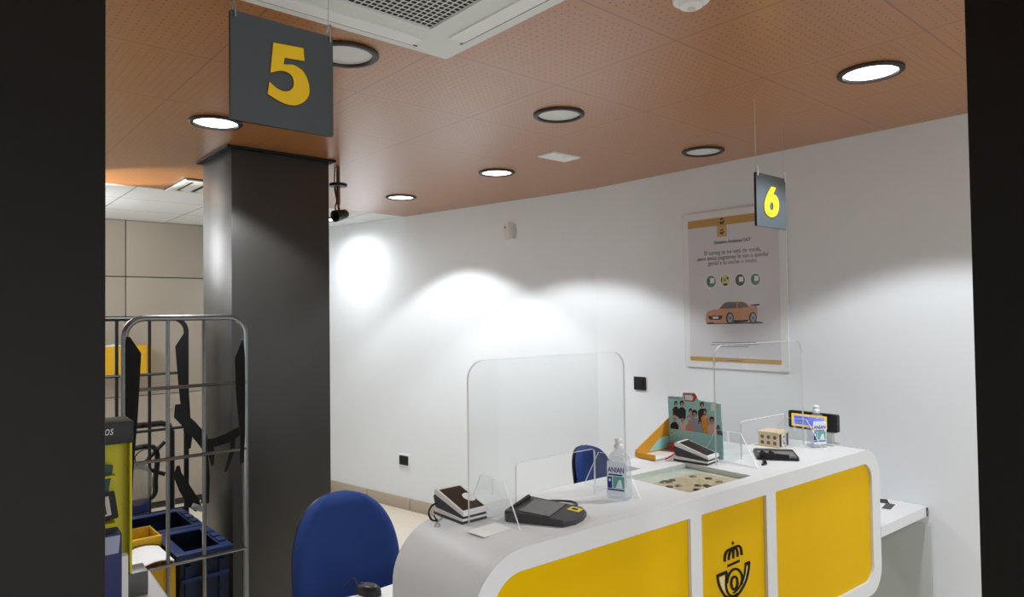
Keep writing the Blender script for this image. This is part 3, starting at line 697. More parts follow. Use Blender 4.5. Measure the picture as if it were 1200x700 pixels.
# ------------------------------------------------------------------ small wooden-print box
t = thing('small_box', 'small pale box with round prints beside the right gel bottle', 'box', CT.w(1.573, .252, zt+.0005), CT.a+R(4))
bm = B(); span(bm, 0, .088, 0, .092, 0, .062, .001); obj('carton', bm, M_wood, t)
bm = B()
for i in range(3):
    for j in range(2): lathe_pts = ell(.018+i*.028, .018+j*.024, .008, .008, 12); bm.faces.new([bm.verts.new((-.0006, x, z)) for x, z in lathe_pts][::-1])
obj('round_print', bm, M_knot, t, fix=False)
bm = B(); flat(bm, rrect(.004, .022, .004, .058, .001), -.0006, 1); flat(bm, rrect(.028, .06, .004, .056, .001), -.0006, 0); flat(bm, rrect(.062, .084, .004, .056, .001), -.0006, 2); flat(bm, ell(.045, .03, .01, .02, 14), -.0009, 2); flat(bm, ell(.045, .03, .006, .012, 14), -.0012, 0)
obj('side_print', bm, [M_paper, M_pdark, M_ptext], t, fix=False)
bm = B(); prism(bm, [(-.003, .058), (.09, .058), (.09, .066), (-.003, .064)], -.002, .094, 'xz'); obj('lid', bm, M_wood, t)

# ------------------------------------------------------------------ customer display
Fd = Fr(CT.w(1.80, .337), 38.16-90)
t = thing('customer_display', 'long black customer display with blue screen and yellow border on a grey foot', 'display', CT.w(1.80, .337, zt), Fd.a)
zz = 1.175-zt
bm = B(); prism(bm, rrect(0, .222, zz, zz+.077, .008), 0, .022, 'xz'); obj('case', bm, M_black, t)
bm = B(); flat(bm, rrect(.015, .178, zz+.009, zz+.066, .002), -.0008); obj('border', bm, M_dispy, t, fix=False)
bm = B(); flat(bm, rrect(.028, .165, zz+.019, zz+.056, .002), -.0014); obj('blue_screen', bm, M_disp, t, fix=False)
bm = B(); flat(bm, rrect(.04, .1, zz+.036, zz+.046, .001), -.002); flat(bm, rrect(.04, .085, zz+.024, zz+.032, .001), -.002); obj('screen_marks', bm, M_lav, t, fix=False)
bm = B(); span(bm, .13, .2, .001, .02, 0.0005, zz, .002); span(bm, .12, .21, -.02, .05, .0005, .006, .002); obj('foot', bm, M_grey, t)

# ------------------------------------------------------------------ leaflet display
q = CT.w(1.208, .535); Fd = Fr((q.x, q.y), 38.16-90)
t = thing('leaflet_display', 'turquoise cardboard leaflet display with a group photo and orange side', 'leaflet display', (q.x, q.y, zt+.0005), Fd.a)
O3 = (770, 450, 6.367)
def lm(pts, y): return [(x, z-zt) for x, z in mapped(Fd, y, pts, *O3)]
top = [(70, 92), (165, 98), (190, 100), (192, 66), (282, 70), (308, 118), (385, 155), (400, 138), (432, 138), (445, 150), (475, 152), (478, 250)]
L0 = lm(top, 0); xr = L0[-1][0]
bm = B(); prism(bm, [(0, 0)]+[(max(p[0], 0.0), p[1]) for p in L0]+[(xr+.006, L0[-1][1]-.06), (xr+.006, 0)], 0, .004, 'xz'); obj('back_card', bm, M_teal, t)
bm = B()
def lf(pts, y, mi): flat(bm, lm(pts, y), y, mi)
lf([(105, 330), (480, 385), (486, 300), (455, 150), (310, 125), (180, 105), (80, 108), (90, 300)], -.0008, 0)
def fig(cx, cy, sc_, shirt, hair, k=0):
    sc_ *= 1.22
    y = -.0012-.0003*k
    lf([(cx-22*sc_, cy+95*sc_), (cx-26*sc_, cy+40*sc_), (cx-10*sc_, cy+22*sc_), (cx+10*sc_, cy+22*sc_), (cx+26*sc_, cy+44*sc_), (cx+24*sc_, cy+100*sc_)], y, shirt)
    lf(ell(cx, cy-3*sc_, 14*sc_, 19*sc_, 12), y-.0001, hair); lf(ell(cx+1, cy+4*sc_, 9*sc_, 13*sc_, 12), y-.0002, 2)
fig(140, 150, .8, 3, 1, 0); fig(185, 150, .95, 3, 1, 1); fig(335, 160, .95, 3, 1, 0); fig(250, 205, .8, 4, 1, 2); fig(280, 225, 1.15, 4, 1, 3); fig(355, 210, .9, 6, 1, 2); fig(130, 260, .95, 3, 5, 4); fig(190, 275, .75, 5, 2, 5); fig(240, 275, .9, 2, 5, 5); fig(370, 265, 1.0, 6, 5, 5); fig(408, 272, 1.0, 5, 1, 6); fig(320, 290, .8, 4, 1, 6)
lf([(455, 300), (492, 388), (450, 380), (440, 330)], -.004, 3)
obj('group_photo', bm, [M_teal, M_hair, M_skin, M_pdark, M_pgrey, M_ppink, M_orange], t, fix=False)
bm = B()
lf([(80, 345), (105, 334), (480, 388), (484, 420), (300, 395), (120, 372)], -.0044, 0)
for i in range(38):
    u_ = random.random(); x_ = 100+170*u_; y_ = 352+u_*24+random.random()*38*(1-u_*.4); lf(ell(x_, y_, 2.4, 2.4, 6), -.0047, 1)
for i in range(14): x_ = 84+random.random()*40; lf(ell(x_, 120+random.random()*170, 2.2, 2.2, 6), -.0047, 1)
lf([(196, 74), (285, 78), (300, 100), (272, 135), (210, 130)], -.005, 2); lf([(205, 82), (278, 86), (262, 126), (214, 122)], -.0053, 1); lf([(262, 82), (292, 86), (290, 100), (262, 98)], -.0056, 2)
lf([(80, 96), (165, 104), (165, 114), (80, 108)], -.005, 3); lf([(404, 142), (430, 142), (430, 205), (400, 205)], -.005, 1)
obj('printed_shape', bm, [M_teal, M_paper, M_red, M_pgrey], t, fix=False)
bm = B(); prism(bm, [(-.205, .005), (0, .005), (0, .135), (-.012, .13), (-.205, .03)], -.004, 0, 'yz'); o = obj('side_wing', bm, M_orange, t); o['label'] = 'orange triangular side wing'
bm = B(); pts = [(-.13, .012)]+[(-.13+.125*i/10, .012+.05*math.sin(pi*(i/10)*.62)) for i in range(1, 11)]+[(0, .012)]; prism(bm, pts, .0002, .0012, 'yz'); obj('wing_print', bm, M_teal, t)
bm = B(); span(bm, -.004, .095, -.205, 0, 0, .005); obj('tray_floor', bm, M_paper, t)
bm = B(); span(bm, -.006, .097, -.21, -.205, 0, .02); prism(bm, [(-.205, 0), (0, 0), (0, .01), (-.205, .028)], -.0075, -.0045, 'yz'); obj('tray_lip', bm, M_orange, t)
bm = B(); span(bm, .02, .09, -.03, -.006, .006, .035); obj('tray_leaflets', bm, M_red, t)

# ------------------------------------------------------------------ poster on the right wall
PC = (790, 180, 2.694)
def wm(pts, y=0.0, c=PC): return [WRF.px(c[0]+p[0]/c[2], c[1]+p[1]/c[2], y) for p in pts]
q = wm([(36, 196), (366, 190), (366, 690), (38, 672)])
fx0, fz0, fx1, fz1 = (q[0][0]+q[3][0])/2, (q[2][1]+q[3][1])/2, q[2][0], q[0][1]
q = wm([(47, 216), (343, 665), (55, 655)])
ax0, az0, ax1, az1 = (q[0][0]+q[2][0])/2, (q[1][1]+q[2][1])/2, q[1][0], q[0][1]
pt = thing('wall_poster', 'framed poster of an orange car in a clear sleeve on the right wall', 'poster', WRF.o, WRF.a)
bm = B(); prism(bm, rrect(fx0, fx1, fz0, fz1, .006), -.010, -.003, 'xz'); o = obj('backing', bm, M_white, pt)
bm = B(); prism(bm, rrect(ax0, ax1, az0, az1, .001), -.0115, -.0100, 'xz'); obj('sheet', bm, M_poster, pt)
bm = B()
PW, PH = ax1-ax0, az1-az0
def pf(pts, y, mi, c=PC): flat(bm, wm(pts, y, c), y, mi)
y0 = -.0119
PM = [M_pband, M_ptan, M_logo, M_ptext, M_paper, M_pgreen, M_pyel, M_pnavy, M_pcar, M_pglass, M_pgrey]
flat(bm, rrect(ax0, ax1, az0, az0+.03*PH, 0), y0, 0)
pf([(333, 587), (445, 591), (445, 597), (333, 593)], y0-.0004, 3, (800, 330, 6.3667)); obj('footer_band', bm, PM, pt, fix=False); bm = B()
flat(bm, rrect(ax0, ax1, az1-.055*PH, az1, 0), y0, 0)
cx = ax0+PW*.40
flat(bm, rrect(cx-.055*PW, cx+.055*PW, az1-.135*PH, az1-.055*PH, 0), y0, 1)
for (zc_, k_) in ((az1-.027*PH, 1.0), (az1-.1*PH, .8)):
    r_ = .028*PW*k_
    flat(bm, [(cx-r_*1.1, zc_), (cx-r_*.3, zc_), (cx, zc_-r_*.5), (cx+r_*.5, zc_), (cx+r_*1.2, zc_+r_*.7), (cx+r_, zc_-r_*.4), (cx+r_*.4, zc_-r_*1.1), (cx-r_*.5, zc_-r_*1.1)], y0-.0003, 2)
    flat(bm, [(cx-r_*.6, zc_+r_*.4), (cx+r_*.6, zc_+r_*.6), (cx+r_*.5, zc_+r_*1.3), (cx-r_*.5, zc_+r_*1.1)], y0-.0003, 2)
obj('header_band', bm, PM, pt, fix=False)
C8 = (800, 230, 6.364)
for (x_, y_, mi) in ((212, 637, 5), (317, 628, 6), (428, 626, 7), (542, 620, 5)):
    bm = B(); pf(ell(x_, y_, 42, 50, 20), y0, 4, C8); pf(ell(x_, y_, 36, 44, 20), y0-.0003, mi, C8); 
    if mi != 6: pf([(x_-8, y_-24), (x_+24, y_-26), (x_+24, y_+10), (x_-8, y_+14)], y0-.0006, 4, C8); pf([(x_-22, y_-20), (x_-12, y_-20), (x_-12, y_+20), (x_-22, y_+20)], y0-.0006, 3, C8); pf(ell(x_, y_, 20, 26, 14), y0-.0005, 3 if mi == 7 else 5, C8)
    else: pf([(x_-30, y_-20), (x_-22, y_-20), (x_-22, y_+16), (x_-30, y_+14)], y0-.0006, 2, C8); pf([(x_-14, y_+24), (x_+16, y_+22), (x_+16, y_+38), (x_-14, y_+40)], y0-.0006, 2, C8); pf([(x_+10, y_-24), (x_+26, y_-26), (x_+26, y_-8), (x_+10, y_-6)], y0-.0006, 3, C8); pf([(x_-12, y_-10), (x_+4, y_-14), (x_+4, y_+6), (x_-12, y_+10)], y0-.0006, 5, C8)
    obj('round_badge', bm, PM, pt, fix=False)
C9 = (800, 330, 6.3667)
bm = B()
pf([(178, 320), (600, 314), (598, 304), (180, 304)], y0, 3, C9)
pf([(172, 306), (172, 255), (186, 226), (225, 212), (272, 206), (296, 170), (318, 154), (350, 150), (450, 150), (478, 164), (496, 188), (548, 186), (558, 200), (556, 255), (546, 300), (490, 288), (380, 290), (330, 310), (200, 312)], y0-.0004, 8, C9)
pf([(270, 204), (320, 158), (345, 154), (405, 156), (402, 198), (380, 202)], y0-.0008, 9, C9); pf([(414, 156), (448, 154), (474, 166), (494, 190), (408, 200)], y0-.0008, 9, C9)
pf([(190, 258), (296, 254), (292, 280), (280, 286), (205, 286), (194, 276)], y0-.0008, 2, C9); pf([(224, 264), (268, 263), (267, 277), (224, 278)], y0-.0012, 4, C9)
for (x_, y_) in ((352, 274), (524, 272)): pf(ell(x_, y_, 29, 44, 20), y0-.0008, 2, C9); pf(ell(x_+2, y_, 20, 34, 18), y0-.0011, 10, C9); pf(ell(x_+2, y_, 6, 10, 10), y0-.0014, 3, C9)
pf([(500, 176), (572, 166), (572, 178), (545, 182), (545, 188), (538, 188), (536, 182), (502, 182)], y0-.0008, 2, C9)
pf([(190, 306), (232, 304), (232, 318), (195, 318)], y0-.0008, 2, C9); pf([(378, 290), (490, 286), (490, 300), (378, 310)], y0-.0008, 2, C9); pf([(500, 290), (598, 304), (598, 314), (500, 314)], y0-.0003, 3, C9)
obj('printed_car', bm, PM, pt, fix=False); bm = B()
for (x0_, x1_, y_) in ((222, 552, 455), (210, 566, 472), (275, 495, 488)):
    nseg = 9
    for i in range(nseg):
        a_, b_ = x0_+(x1_-x0_)*i/nseg, x0_+(x1_-x0_)*(i+.86)/nseg; pf([(a_, y_-2.4), (b_, y_-2.4), (b_, y_+1.6), (a_, y_+1.6)], y0-.0004, 3, C9)
obj('fine_print', bm, PM, pt, fix=False)
def ptext(s, a, b, bold=0):
    (xa, za), (xb, zb_) = wm([a, b], y0, C8); lettering(s, xa, xb, min(za, zb_), max(za, zb_), y0-.0003, M_ptext if not bold else M_logo, pt, 'lettering', .012 if bold else 0)
def pline(s, x0_, x1_, yl, yr, h_, bold=0):
    (xa, za), (xb, zb_) = wm([(x0_, yl), (x1_, yr)], y0, C8); zz_ = (za+zb_)/2; hh = abs(wm([(x0_, yl-h_)], y0, C8)[0][1]-za)
    lettering(s, xa, xb, zz_, zz_+hh, y0-.0003, M_logo if bold else M_ptext, pt, 'lettering', 0.02 if bold else .006)
pline('Distintivo Ambiental DGT', 235, 508, 360, 332, 24, 1)
pline('El tuning ya no está de moda,', 163, 585, 452, 418, 40); pline('pero estas pegatinas le van a quedar', 112, 645, 494, 456, 40); pline('genial a tu coche o moto.', 190, 555, 530, 498, 40)
bm = B(); prism(bm, rrect(fx0-.004, fx1+.004, fz0-.004, fz1+.004, .008), -.0155, -.0145, 'xz'); obj('clear_sleeve', bm, M_frameacr, pt)

# ------------------------------------------------------------------ sockets, switch, sensor on the walls
def on_wall(fr, px, py): x, z = fr.px(px, py, 0); p = fr.w(x, 0, z); return p
p = on_wall(WBF, 474.5, 539.5)
t = thing('wall_socket', 'black double wall socket low on the white back wall', 'socket', p, WBF.a)
bm = B(); prism(bm, rrect(-.07, .07, -.053, .053, .006), -.012, -.0005, 'xz'); obj('plate', bm, M_white, t)
bm = B(); prism(bm, rrect(-.057, .057, -.04, .04, .005), -.016, -.012, 'xz'); obj('insert', bm, M_sock, t)
for xx in (-.027, .027):
    bm = B(); prism(bm, ell(xx, 0, .017, .019, 18), -.0168, -.016, 'xz'); obj('outlet', bm, M_sockhole, t)
p = on_wall(WRF, 750.5, 449.5)
t = thing('wall_switch', 'square black wall switch between the left acrylic screen and the poster', 'switch', p, WRF.a)
bm = B(); prism(bm, rrect(-.047, .047, -.043, .043, .005), -.010, -.0005, 'xz'); obj('plate', bm, M_sock, t)
bm = B(); prism(bm, rrect(-.03, .03, -.029, .029, .004), -.014, -.010, 'xz'); obj('rocker', bm, M_black, t)
p = on_wall(WBF, 598.5, 272)
t = thing('wall_sensor', 'small cream box-shaped sensor high on the back wall', 'sensor', p, WBF.a)
bm = B(); prism(bm, [(-.04, -.0005), (.04, -.0005), (.04, -.028), (.022, -.045), (-.022, -.045), (-.04, -.028)], -.055, .055, 'xy'); obj('housing', bm, M_offwhite, t)
bm = B(); box(bm, Vector((-.02, -.046, .033)), (.014, .003, .008), .001); obj('indicator', bm, M_dark, t)

# ------------------------------------------------------------------ office chairs
def chair(label, loc, rotz):
    t = thing('office_chair', label, 'office chair', loc, rotz, 'blue office chairs')
    # backrest: local front faces -Y
    def shell(bm, y_off, thick, k, mi=0):
        W_, Z0, Z1 = .222*k, .45, .978-(1-k)*.2
        rows, cols = 26, 20; Fv, Bv = [], []
        for i in range(rows+1):
            v = 1-(1-i/rows)**1.7; z = Z0+(Z1-Z0)*v
            if v > .42: q_ = (v-.42)/.58; hw = W_*max(.0, (1-q_**2.5))**.42
            else: hw = W_*(.90+.10*math.sin(min(1, v/.42)*pi/2))
            if v < .06: hw *= (.86+.14*(v/.06)**.5)
            hw = max(hw, .04)
            ra, rb = [], []
            for j in range(cols+1):
                u_ = -1+2*j/cols; x = hw*u_
                lean = .06*(v-.3)+.05*(v-.25)**2; curve = -.045*(x/.22)**2
                ed = max(0, abs(u_)-.78)/.22; edv = max(0, v-.9)/.1
                th = thick*math.sqrt(max(.02, 1-max(ed, edv)**2))
                ra.append(bm.verts.new((x, y_off+lean+curve-th, z))); rb.append(bm.verts.new((x, y_off+lean+curve, z)))
            Fv.append(ra); Bv.append(rb)
        for i in range(rows):
            for j in range(cols):
                bm.faces.new((Fv[i][j], Fv[i][j+1], Fv[i+1][j+1], Fv[i+1][j])).material_index = mi
                bm.faces.new((Bv[i][j], Bv[i+1][j], Bv[i+1][j+1], Bv[i][j+1])).material_index = mi
            bm.faces.new((Fv[i][0], Fv[i+1][0], Bv[i+1][0], Bv[i][0])); bm.faces.new((Fv[i][-1], Bv[i][-1], Bv[i+1][-1], Fv[i+1][-1]))
        for j in range(cols):
            bm.faces.new((Fv[0][j], Bv[0][j], Bv[0][j+1], Fv[0][j+1])); bm.faces.new((Fv[-1][j], Fv[-1][j+1], Bv[-1][j+1], Bv[-1][j]))
    bm = B(); shell(bm, .20, .045, 1.0); obj('backrest', bm, M_blue, t, sharp=60)
    bm = B(); shell(bm, .222, .020, .985); obj('back_shell', bm, M_black, t, sharp=60)
    bm = B(); loft(bm, [rr3(.215, .205, .09, .43), rr3(.235, .225, .1, .445), rr3(.235, .225, .1, .475), rr3(.21, .2, .09, .495)]); obj('seat', bm, M_blue, t)
    bm = B(); tube(bm, smooth_path([(0, 0, .40), (0, .15, .40), (0, .235, .45), (0, .232, .58)]), .022, 8); obj('back_bar', bm, M_black, t)
    bm = B(); lathe(bm, [(0, .07), (.035, .07), (.035, .22), (.022, .24), (.022, .42), (.09, .425), (.09, .432), (0, .432)], 18); obj('gas_column', bm, M_black, t)
    for k in range(5):
        a = 2*pi*k/5+.3; c_, s_ = math.cos(a), math.sin(a)
        bm = B(); tube(bm, [(.02*c_, .02*s_, .115), (.16*c_, .16*s_, .095), (.29*c_, .29*s_, .07)], .02, 8, rr=[.026, .022, .015]); tube(bm, [(.29*c_, .29*s_, .07), (.29*c_, .29*s_, .04)], .008, 8); l = obj('leg', bm, M_black, t)
        bm = B(); tube(bm, [(.29*c_-.012*s_-.0, .29*s_+.012*c_, .025), (.29*c_+.012*s_, .29*s_-.012*c_, .025)], .025, 14); obj('caster', bm, M_dark, l)
    return t
c1 = CO+ray(402, 577)*2.78
ch = chair('blue fabric office chair nearest the camera, left of the counter', (c1.x, c1.y, 0), CT.a+R(-4))
ch.location = Vector((c1.x, c1.y, 0))-Vector((-math.sin(ch.rotation_euler.z), math.cos(ch.rotation_euler.z), 0))*.22
c2 = CO+ray(692, 520)*3.70
r2 = CT.a+R(19)
dup(ch, Vector((c2.x, c2.y, 0))-Vector((-math.sin(r2), math.cos(r2), 0))*.22, r2, 'blue office chair behind the counter, seen through the left acrylic screen')

# ------------------------------------------------------------------ beige cabinets at the rear
t = thing('storage_cabinet', 'tall beige storage cabinet with flat doors along the rear wall', 'cabinet', (0, 0, 0), R(GA))
bm = B(); span(bm, -.6, 2.84, 6.79, 7.195, .0, 2.578); obj('carcass', bm, M_gap, t)
xs = [-.6, .06, .718, 1.376, 2.034, 2.69]
for i in range(5):
    for k, (z0, z1) in enumerate(((.06, 1.02), (1.026, 2.075), (2.083, 2.578))):
        bm = B(); span(bm, xs[i]+.004, xs[i+1]-.004, 6.77, 6.79, z0, z1, .0015); d_ = obj('door', bm, M_cab, t)
        if k == 0:
            bm = B(); xh = xs[i]+.30+(.13 if i == 3 else .0); tube(bm, [(xh-.09, 6.745, .90), (xh+.09, 6.745, .90)], .005, 8)
            for q_ in (-.07, .07): tube(bm, [(xh+q_, 6.745, .90), (xh+q_, 6.771, .90)], .004, 6)
            obj('handle', bm, M_steel, d_)
# yellow wall box
FB = Fr((0, 0, 0), GA)
a_ = FB.px(120, 407, 6.60); b_ = FB.px(178, 437, 6.60)
t = thing('yellow_letter_box', 'yellow box with papers on the beige cabinet behind the cage', 'box', FB.w((a_[0]+b_[0])/2, 6.68, b_[1]), FB.a)
w_, h_ = b_[0]-a_[0], a_[1]-b_[1]
bm = B(); span(bm, -w_/2, w_/2, -.08, -.076, 0, h_); span(bm, -w_/2, w_/2, .084, .088, 0, h_*1.02); span(bm, -w_/2, -w_/2+.004, -.076, .084, 0, h_); span(bm, w_/2-.004, w_/2, -.076, .084, 0, h_); span(bm, -w_/2+.004, w_/2-.004, -.076, .084, 0, .004); obj('case', bm, M_ycard, t)
bm = B(); span(bm, w_/2-.17, w_/2-.09, -.083, -.08, h_*.42, h_*.46); span(bm, w_/2-.16, w_/2-.1, -.083, -.08, h_*.3, h_*.34); span(bm, w_/2-.045, w_/2-.035, -.083, -.08, .01, h_*.98); obj('front_mark', bm, M_pband, t)
for k in range(3): bm = B(); box(bm, Vector((-w_/2+.06+.03*k, -.03+.03*k, h_*.55)), (.1, .003, h_*1.0), rot=Matrix.Rotation(R(-8+9*k), 3, 'Y')); obj('paper', bm, M_paper, t)

# ------------------------------------------------------------------ roll cage
gr = CO+ray(287, 450)*3.10
g1 = (gr.dot(GR.x), gr.dot(GR.y)); W_ = .485; D_ = .90
t = thing('roll_cage', 'tall galvanised wire roll cage trolley with black straps beside the column', 'roll cage', GR.w(g1[0]-W_, g1[1], 0), R(GA))
ZT = 1.705
def hoop(y, x0=0.0, x1=W_): 
    r = .075; pts = [(x0, y, .16), (x0, y, ZT-r)]
    pts += [(x0+r-r*math.cos(a), y, ZT-r+r*math.sin(a)) for a in [pi/2*i/6 for i in range(1, 7)]]
    pts += [(x1-r+r*math.sin(a), y, ZT-r+r*math.cos(a)) for a in [pi/2*i/6 for i in range(0, 7)]]
    pts += [(x1, y, .16)]; return pts
for y in (0, D_):
    bm = B(); tube(bm, hoop(y), .0135, 10)
    for x in (W_*.335 if y == 0 else W_*.30, W_*.635 if y == 0 else W_*.62): tube(bm, [(x, y, .16), (x, y, ZT-.003)], .0085, 8)
    for z in ((1.41, 1.11, .665, .3) if y == 0 else (1.405, 1.105, .665, .3)): tube(bm, [(0, y-.008, z), (W_, y-.008, z)], .0075, 8)
    obj('side_frame', bm, M_chrome if y == 0 else M_dsteel, t)
bm = B(); span(bm, -.02, W_+.02, -.02, D_+.02, .13, .16, .003); obj('deck', bm, M_chrome, t)
for (x, y) in ((.04, .06), (W_-.04, .06), (.04, D_-.06), (W_-.04, D_-.06)):
    bm = B(); tube(bm, [(x-.012, y, .05), (x+.012, y, .05)], .05, 16); span(bm, x-.02, x-.014, y-.02, y+.02, .04, .13); span(bm, x+.014, x+.02, y-.02, y+.02, .04, .13); obj('caster', bm, M_dark, t)
bm = B(); strip(bm, [(.012, -.014, 1.63), (.028, -.018, 1.56), (.022, -.016, 1.3), (.012, -.014, 1.1), (.008, -.014, .95)], [(.008, 0, 0), (.058, 0, 0), (.045, 0, 0), (.036, 0, 0), (.03, 0, 0)], .006); obj('strap', bm, M_strap, t)
bm = B(); strip(bm, [(W_-.014, -.013, 1.60), (W_-.028, -.016, 1.52), (W_-.024, -.014, 1.35), (W_-.016, -.013, 1.17), (W_-.02, -.012, 1.05)], [(.006, 0, 0), (.045, 0, 0), (.04, 0, 0), (.022, 0, 0), (.014, 0, 0)], .006); obj('strap', bm, M_strap, t)
yb = D_-.012
bm = B(); strip(bm, [(W_-.012, yb, 1.62), (W_-.035, yb-.012, 1.55), (W_-.022, yb-.01, 1.35), (W_-.01, yb-.01, 1.2), (W_-.008, yb-.012, 1.13)], [(.008, 0, 0), (.055, 0, 0), (.05, 0, 0), (.045, 0, 0), (.045, 0, 0)], .006); obj('strap', bm, M_strap, t)
CG = Fr(GR.w(g1[0]-W_, g1[1], 0), GA)
def web(pts, y, wpx, name='strap'):
    P3 = []
    for k, p in enumerate(pts):
        x, z = CG.px(p[0], p[1], y); P3.append(Vector((x, y+.004*math.sin(k*1.7), z)))
    ws = []
    for k in range(len(P3)):
        d = P3[min(k+1, len(P3)-1)]-P3[max(k-1, 0)]; n_ = Vector((-d.z, 0, d.x)).normalized()
        ws.append(n_*wpx[k]/F*(3.1+.75*y))
    bm = B(); strip(bm, P3, ws, .004); return obj(name, bm, M_strap, t)
web([(209, 474), (210, 486), (224, 500), (236, 514), (241, 524)], .58, [7, 12, 13, 13, 9])
web([(209, 546), (208, 556), (216, 572), (227, 590), (233, 597)], .58, [3, 9, 12, 13, 8])
bb = CG.px(231, 595, .57)
bm = B(); box(bm, Vector((bb[0], .57, bb[1])), (.06, .012, .03), .003, rot=Matrix.Rotation(R(28), 3, 'Y')); obj('buckle', bm, M_steel, t)
web([(236, 520), (252, 519), (268, 513), (283, 503)], .12, [8, 10, 12, 9])
web([(246, 520), (248, 532), (249, 546)], .14, [6, 7, 2]); web([(274, 508), (272, 530), (264, 553)], .14, [5, 6, 2])
web([(218, 470), (219, 495), (218, 503), (221, 512), (222, 526)], .80, [3, 3, 6, 8, 3])
web([(241, 524), (243, 560), (240, 590)], .55, [4, 6, 9])

def crate(label, x0, x1, y0, y1, z0, z1):
    t = thing('plastic_crate', label, 'crate', CG.w((x0+x1)/2, (y0+y1)/2, z0), CG.a, 'deep blue crates in the roll cage')
    a, b, h = (x1-x0)/2, (y1-y0)/2, z1-z0; k = .93
    bm = B(); th = .008
    def rg(sx, sy, z): return [Vector((-sx, -sy, z)), Vector((sx, -sy, z)), Vector((sx, sy, z)), Vector((-sx, sy, z))]
    loft(bm, [rg(a*k, b*k, 0), rg(a-.02, b-.02, h-.03), rg(a-.02, b-.02, h), rg(a-.02-th, b-.02-th, h), rg(a*k-th, b*k-th, .01)])
    for sx in (-.5, 0, .5): 
        span(bm, a*sx*1.2-.012, a*sx*1.2+.012, -b+.004, -b+.03, .05, h-.05)
    obj('body', bm, M_crate, t)
    bm = B()
    for (X0, X1, Y0, Y1) in ((-a, a, -b, -b+.045), (-a, a, b-.045, b), (-a, -a+.045, -b+.045, b-.045), (a-.045, a, -b+.045, b-.045)): span(bm, X0, X1, Y0, Y1, h-.006, h+.004, .002)
    span(bm, -a, a, -b, -b+.005, h-.035, h-.006); span(bm, a-.005, a, -b, b, h-.035, h-.006); span(bm, -a+.02, a-.02, -b-.004, -b+.016, h-.12, h-.105)
    for i in range(3): span(bm, a-.04, a-.008, -b+.07+i*(2*b-.14)/3, -b+.07+(i+.7)*(2*b-.14)/3, h+.004, h+.014, .002)
    obj('rim', bm, M_crateedge, t)
    return t
crate('deep blue plastic crate nearest the front of the roll cage', .215, .455, .07, .47, .165, .665)
crate('deep blue plastic crate at the back of the roll cage', .02, .455, .48, .875, .165, .665)
def carton(name, label, x0, x1, y0, y1, z0, z1, lip):
    t = thing(name, label, 'box', CG.w(x0, y0, z0), CG.a, 'yellow boxes in the roll cage')
    w, d, h = x1-x0, y1-y0, z1-z0
    bm = B()
    span(bm, 0, w, 0, .005, 0, h); span(bm, 0, w, d-.005, d, 0, h); span(bm, 0, .005, .005, d-.005, 0, h); span(bm, w-.005, w, .005, d-.005, 0, h); span(bm, .005, w-.005, .005, d-.005, 0, .006); obj('body', bm, M_ycard, t)
    if lip:
        bm = B(); box(bm, Vector((w/2, -.008, h-.02)), (w*1.02, .012, .05), .002, rot=Matrix.Rotation(R(14), 3, 'X')); obj('flap', bm, M_ycard, t)
    return t
carton('yellow_box', 'yellow box with open pages on top at the front of the roll cage', .015, .2, .03, .24, .165, .655, False)
carton('yellow_box', 'yellow box with a folded lip against the blue crate in the roll cage', .015, .2, .27, .46, .165, .72, True)
t = thing('open_booklet', 'white open booklet lying on the yellow box in the cage', 'booklet', CG.w(.06, .13, .658), CG.a+R(4))
for k, (a0, b0) in enumerate(((-.17, .0), (.0, .135))):
    bm = B(); rows = []
    for i in range(13):
        u_ = i/12; x = a0+(b0-a0)*u_; z = .014*math.sin(pi*u_)*(1 if k else .8)+.006+(.02*(1-u_) if k == 0 else 0); rows.append([(x, -.09, z), (x, .11, z+.015)])
    V = [[bm.verts.new(p) for p in r]+[bm.verts.new((p[0], p[1], p[2]-.004)) for p in r] for r in rows]
    for A_, B_ in zip(V, V[1:]):
        bm.faces.new((A_[0], B_[0], B_[1], A_[1])); bm.faces.new((A_[2], A_[3], B_[3], B_[2])); bm.faces.new((A_[0], A_[2], B_[2], B_[0])); bm.faces.new((A_[1], B_[1], B_[3], A_[3]))
    for A_ in (V[0], V[-1]): bm.faces.new((A_[0], A_[1], A_[3], A_[2]))
    obj('page', bm, M_paper, t)

# black tubular hand truck behind the cage
t = thing('hand_truck', 'black tubular folded hand truck behind the roll cage', 'hand truck', CG.w(0, 1.02, 0), CG.a)
bm = B(); x0, x1, zt_ = .08, .44, 1.12; r = .05
pts = [(x0, 0, .1), (x0, 0, zt_-r), (x0+.015, 0, zt_-.015), (x0+r, 0, zt_), (x1-r, 0, zt_), (x1-.015, 0, zt_-.015), (x1, 0, zt_-r), (x1, 0, .1)]; tube(bm, pts, .017, 10); obj('frame', bm, M_black, t)
bm = B(); tube(bm, smooth_path([(x0+.04, -.03, .98), (x1-.1, -.03, 1.0), (x1-.09, -.03, .82), (x1-.12, -.03, .72), (x0, -.03, .70)]), .014, 8); tube(bm, [(x0, -.02, .9), (x1-.16, -.02, .9), (x1-.04, -.02, 1.02)], .012, 8); tube(bm, [(x1-.16, -.02, .9), (x1-.04, -.02, .84)], .012, 8); obj('handle_loop', bm, M_black, t)
bm = B(); span(bm, x0-.03, x1+.03, -.05, .17, .02, .035, .003); obj('toe_plate', bm, M_black, t)
for x in (x0-.04, x1+.04): bm = B(); tube(bm, [(x-.02, .06, .085), (x+.02, .06, .085)], .085, 18); obj('wheel', bm, M_dark, t)
bm = B(); tube(bm, [(x0-.06, .06, .085), (x1+.06, .06, .085)], .01, 8); tube(bm, [(x0, 0, .1), (x0, .06, .085)], .012, 8); tube(bm, [(x1, 0, .1), (x1, .06, .085)], .012, 8); obj('axle', bm, M_black, t)
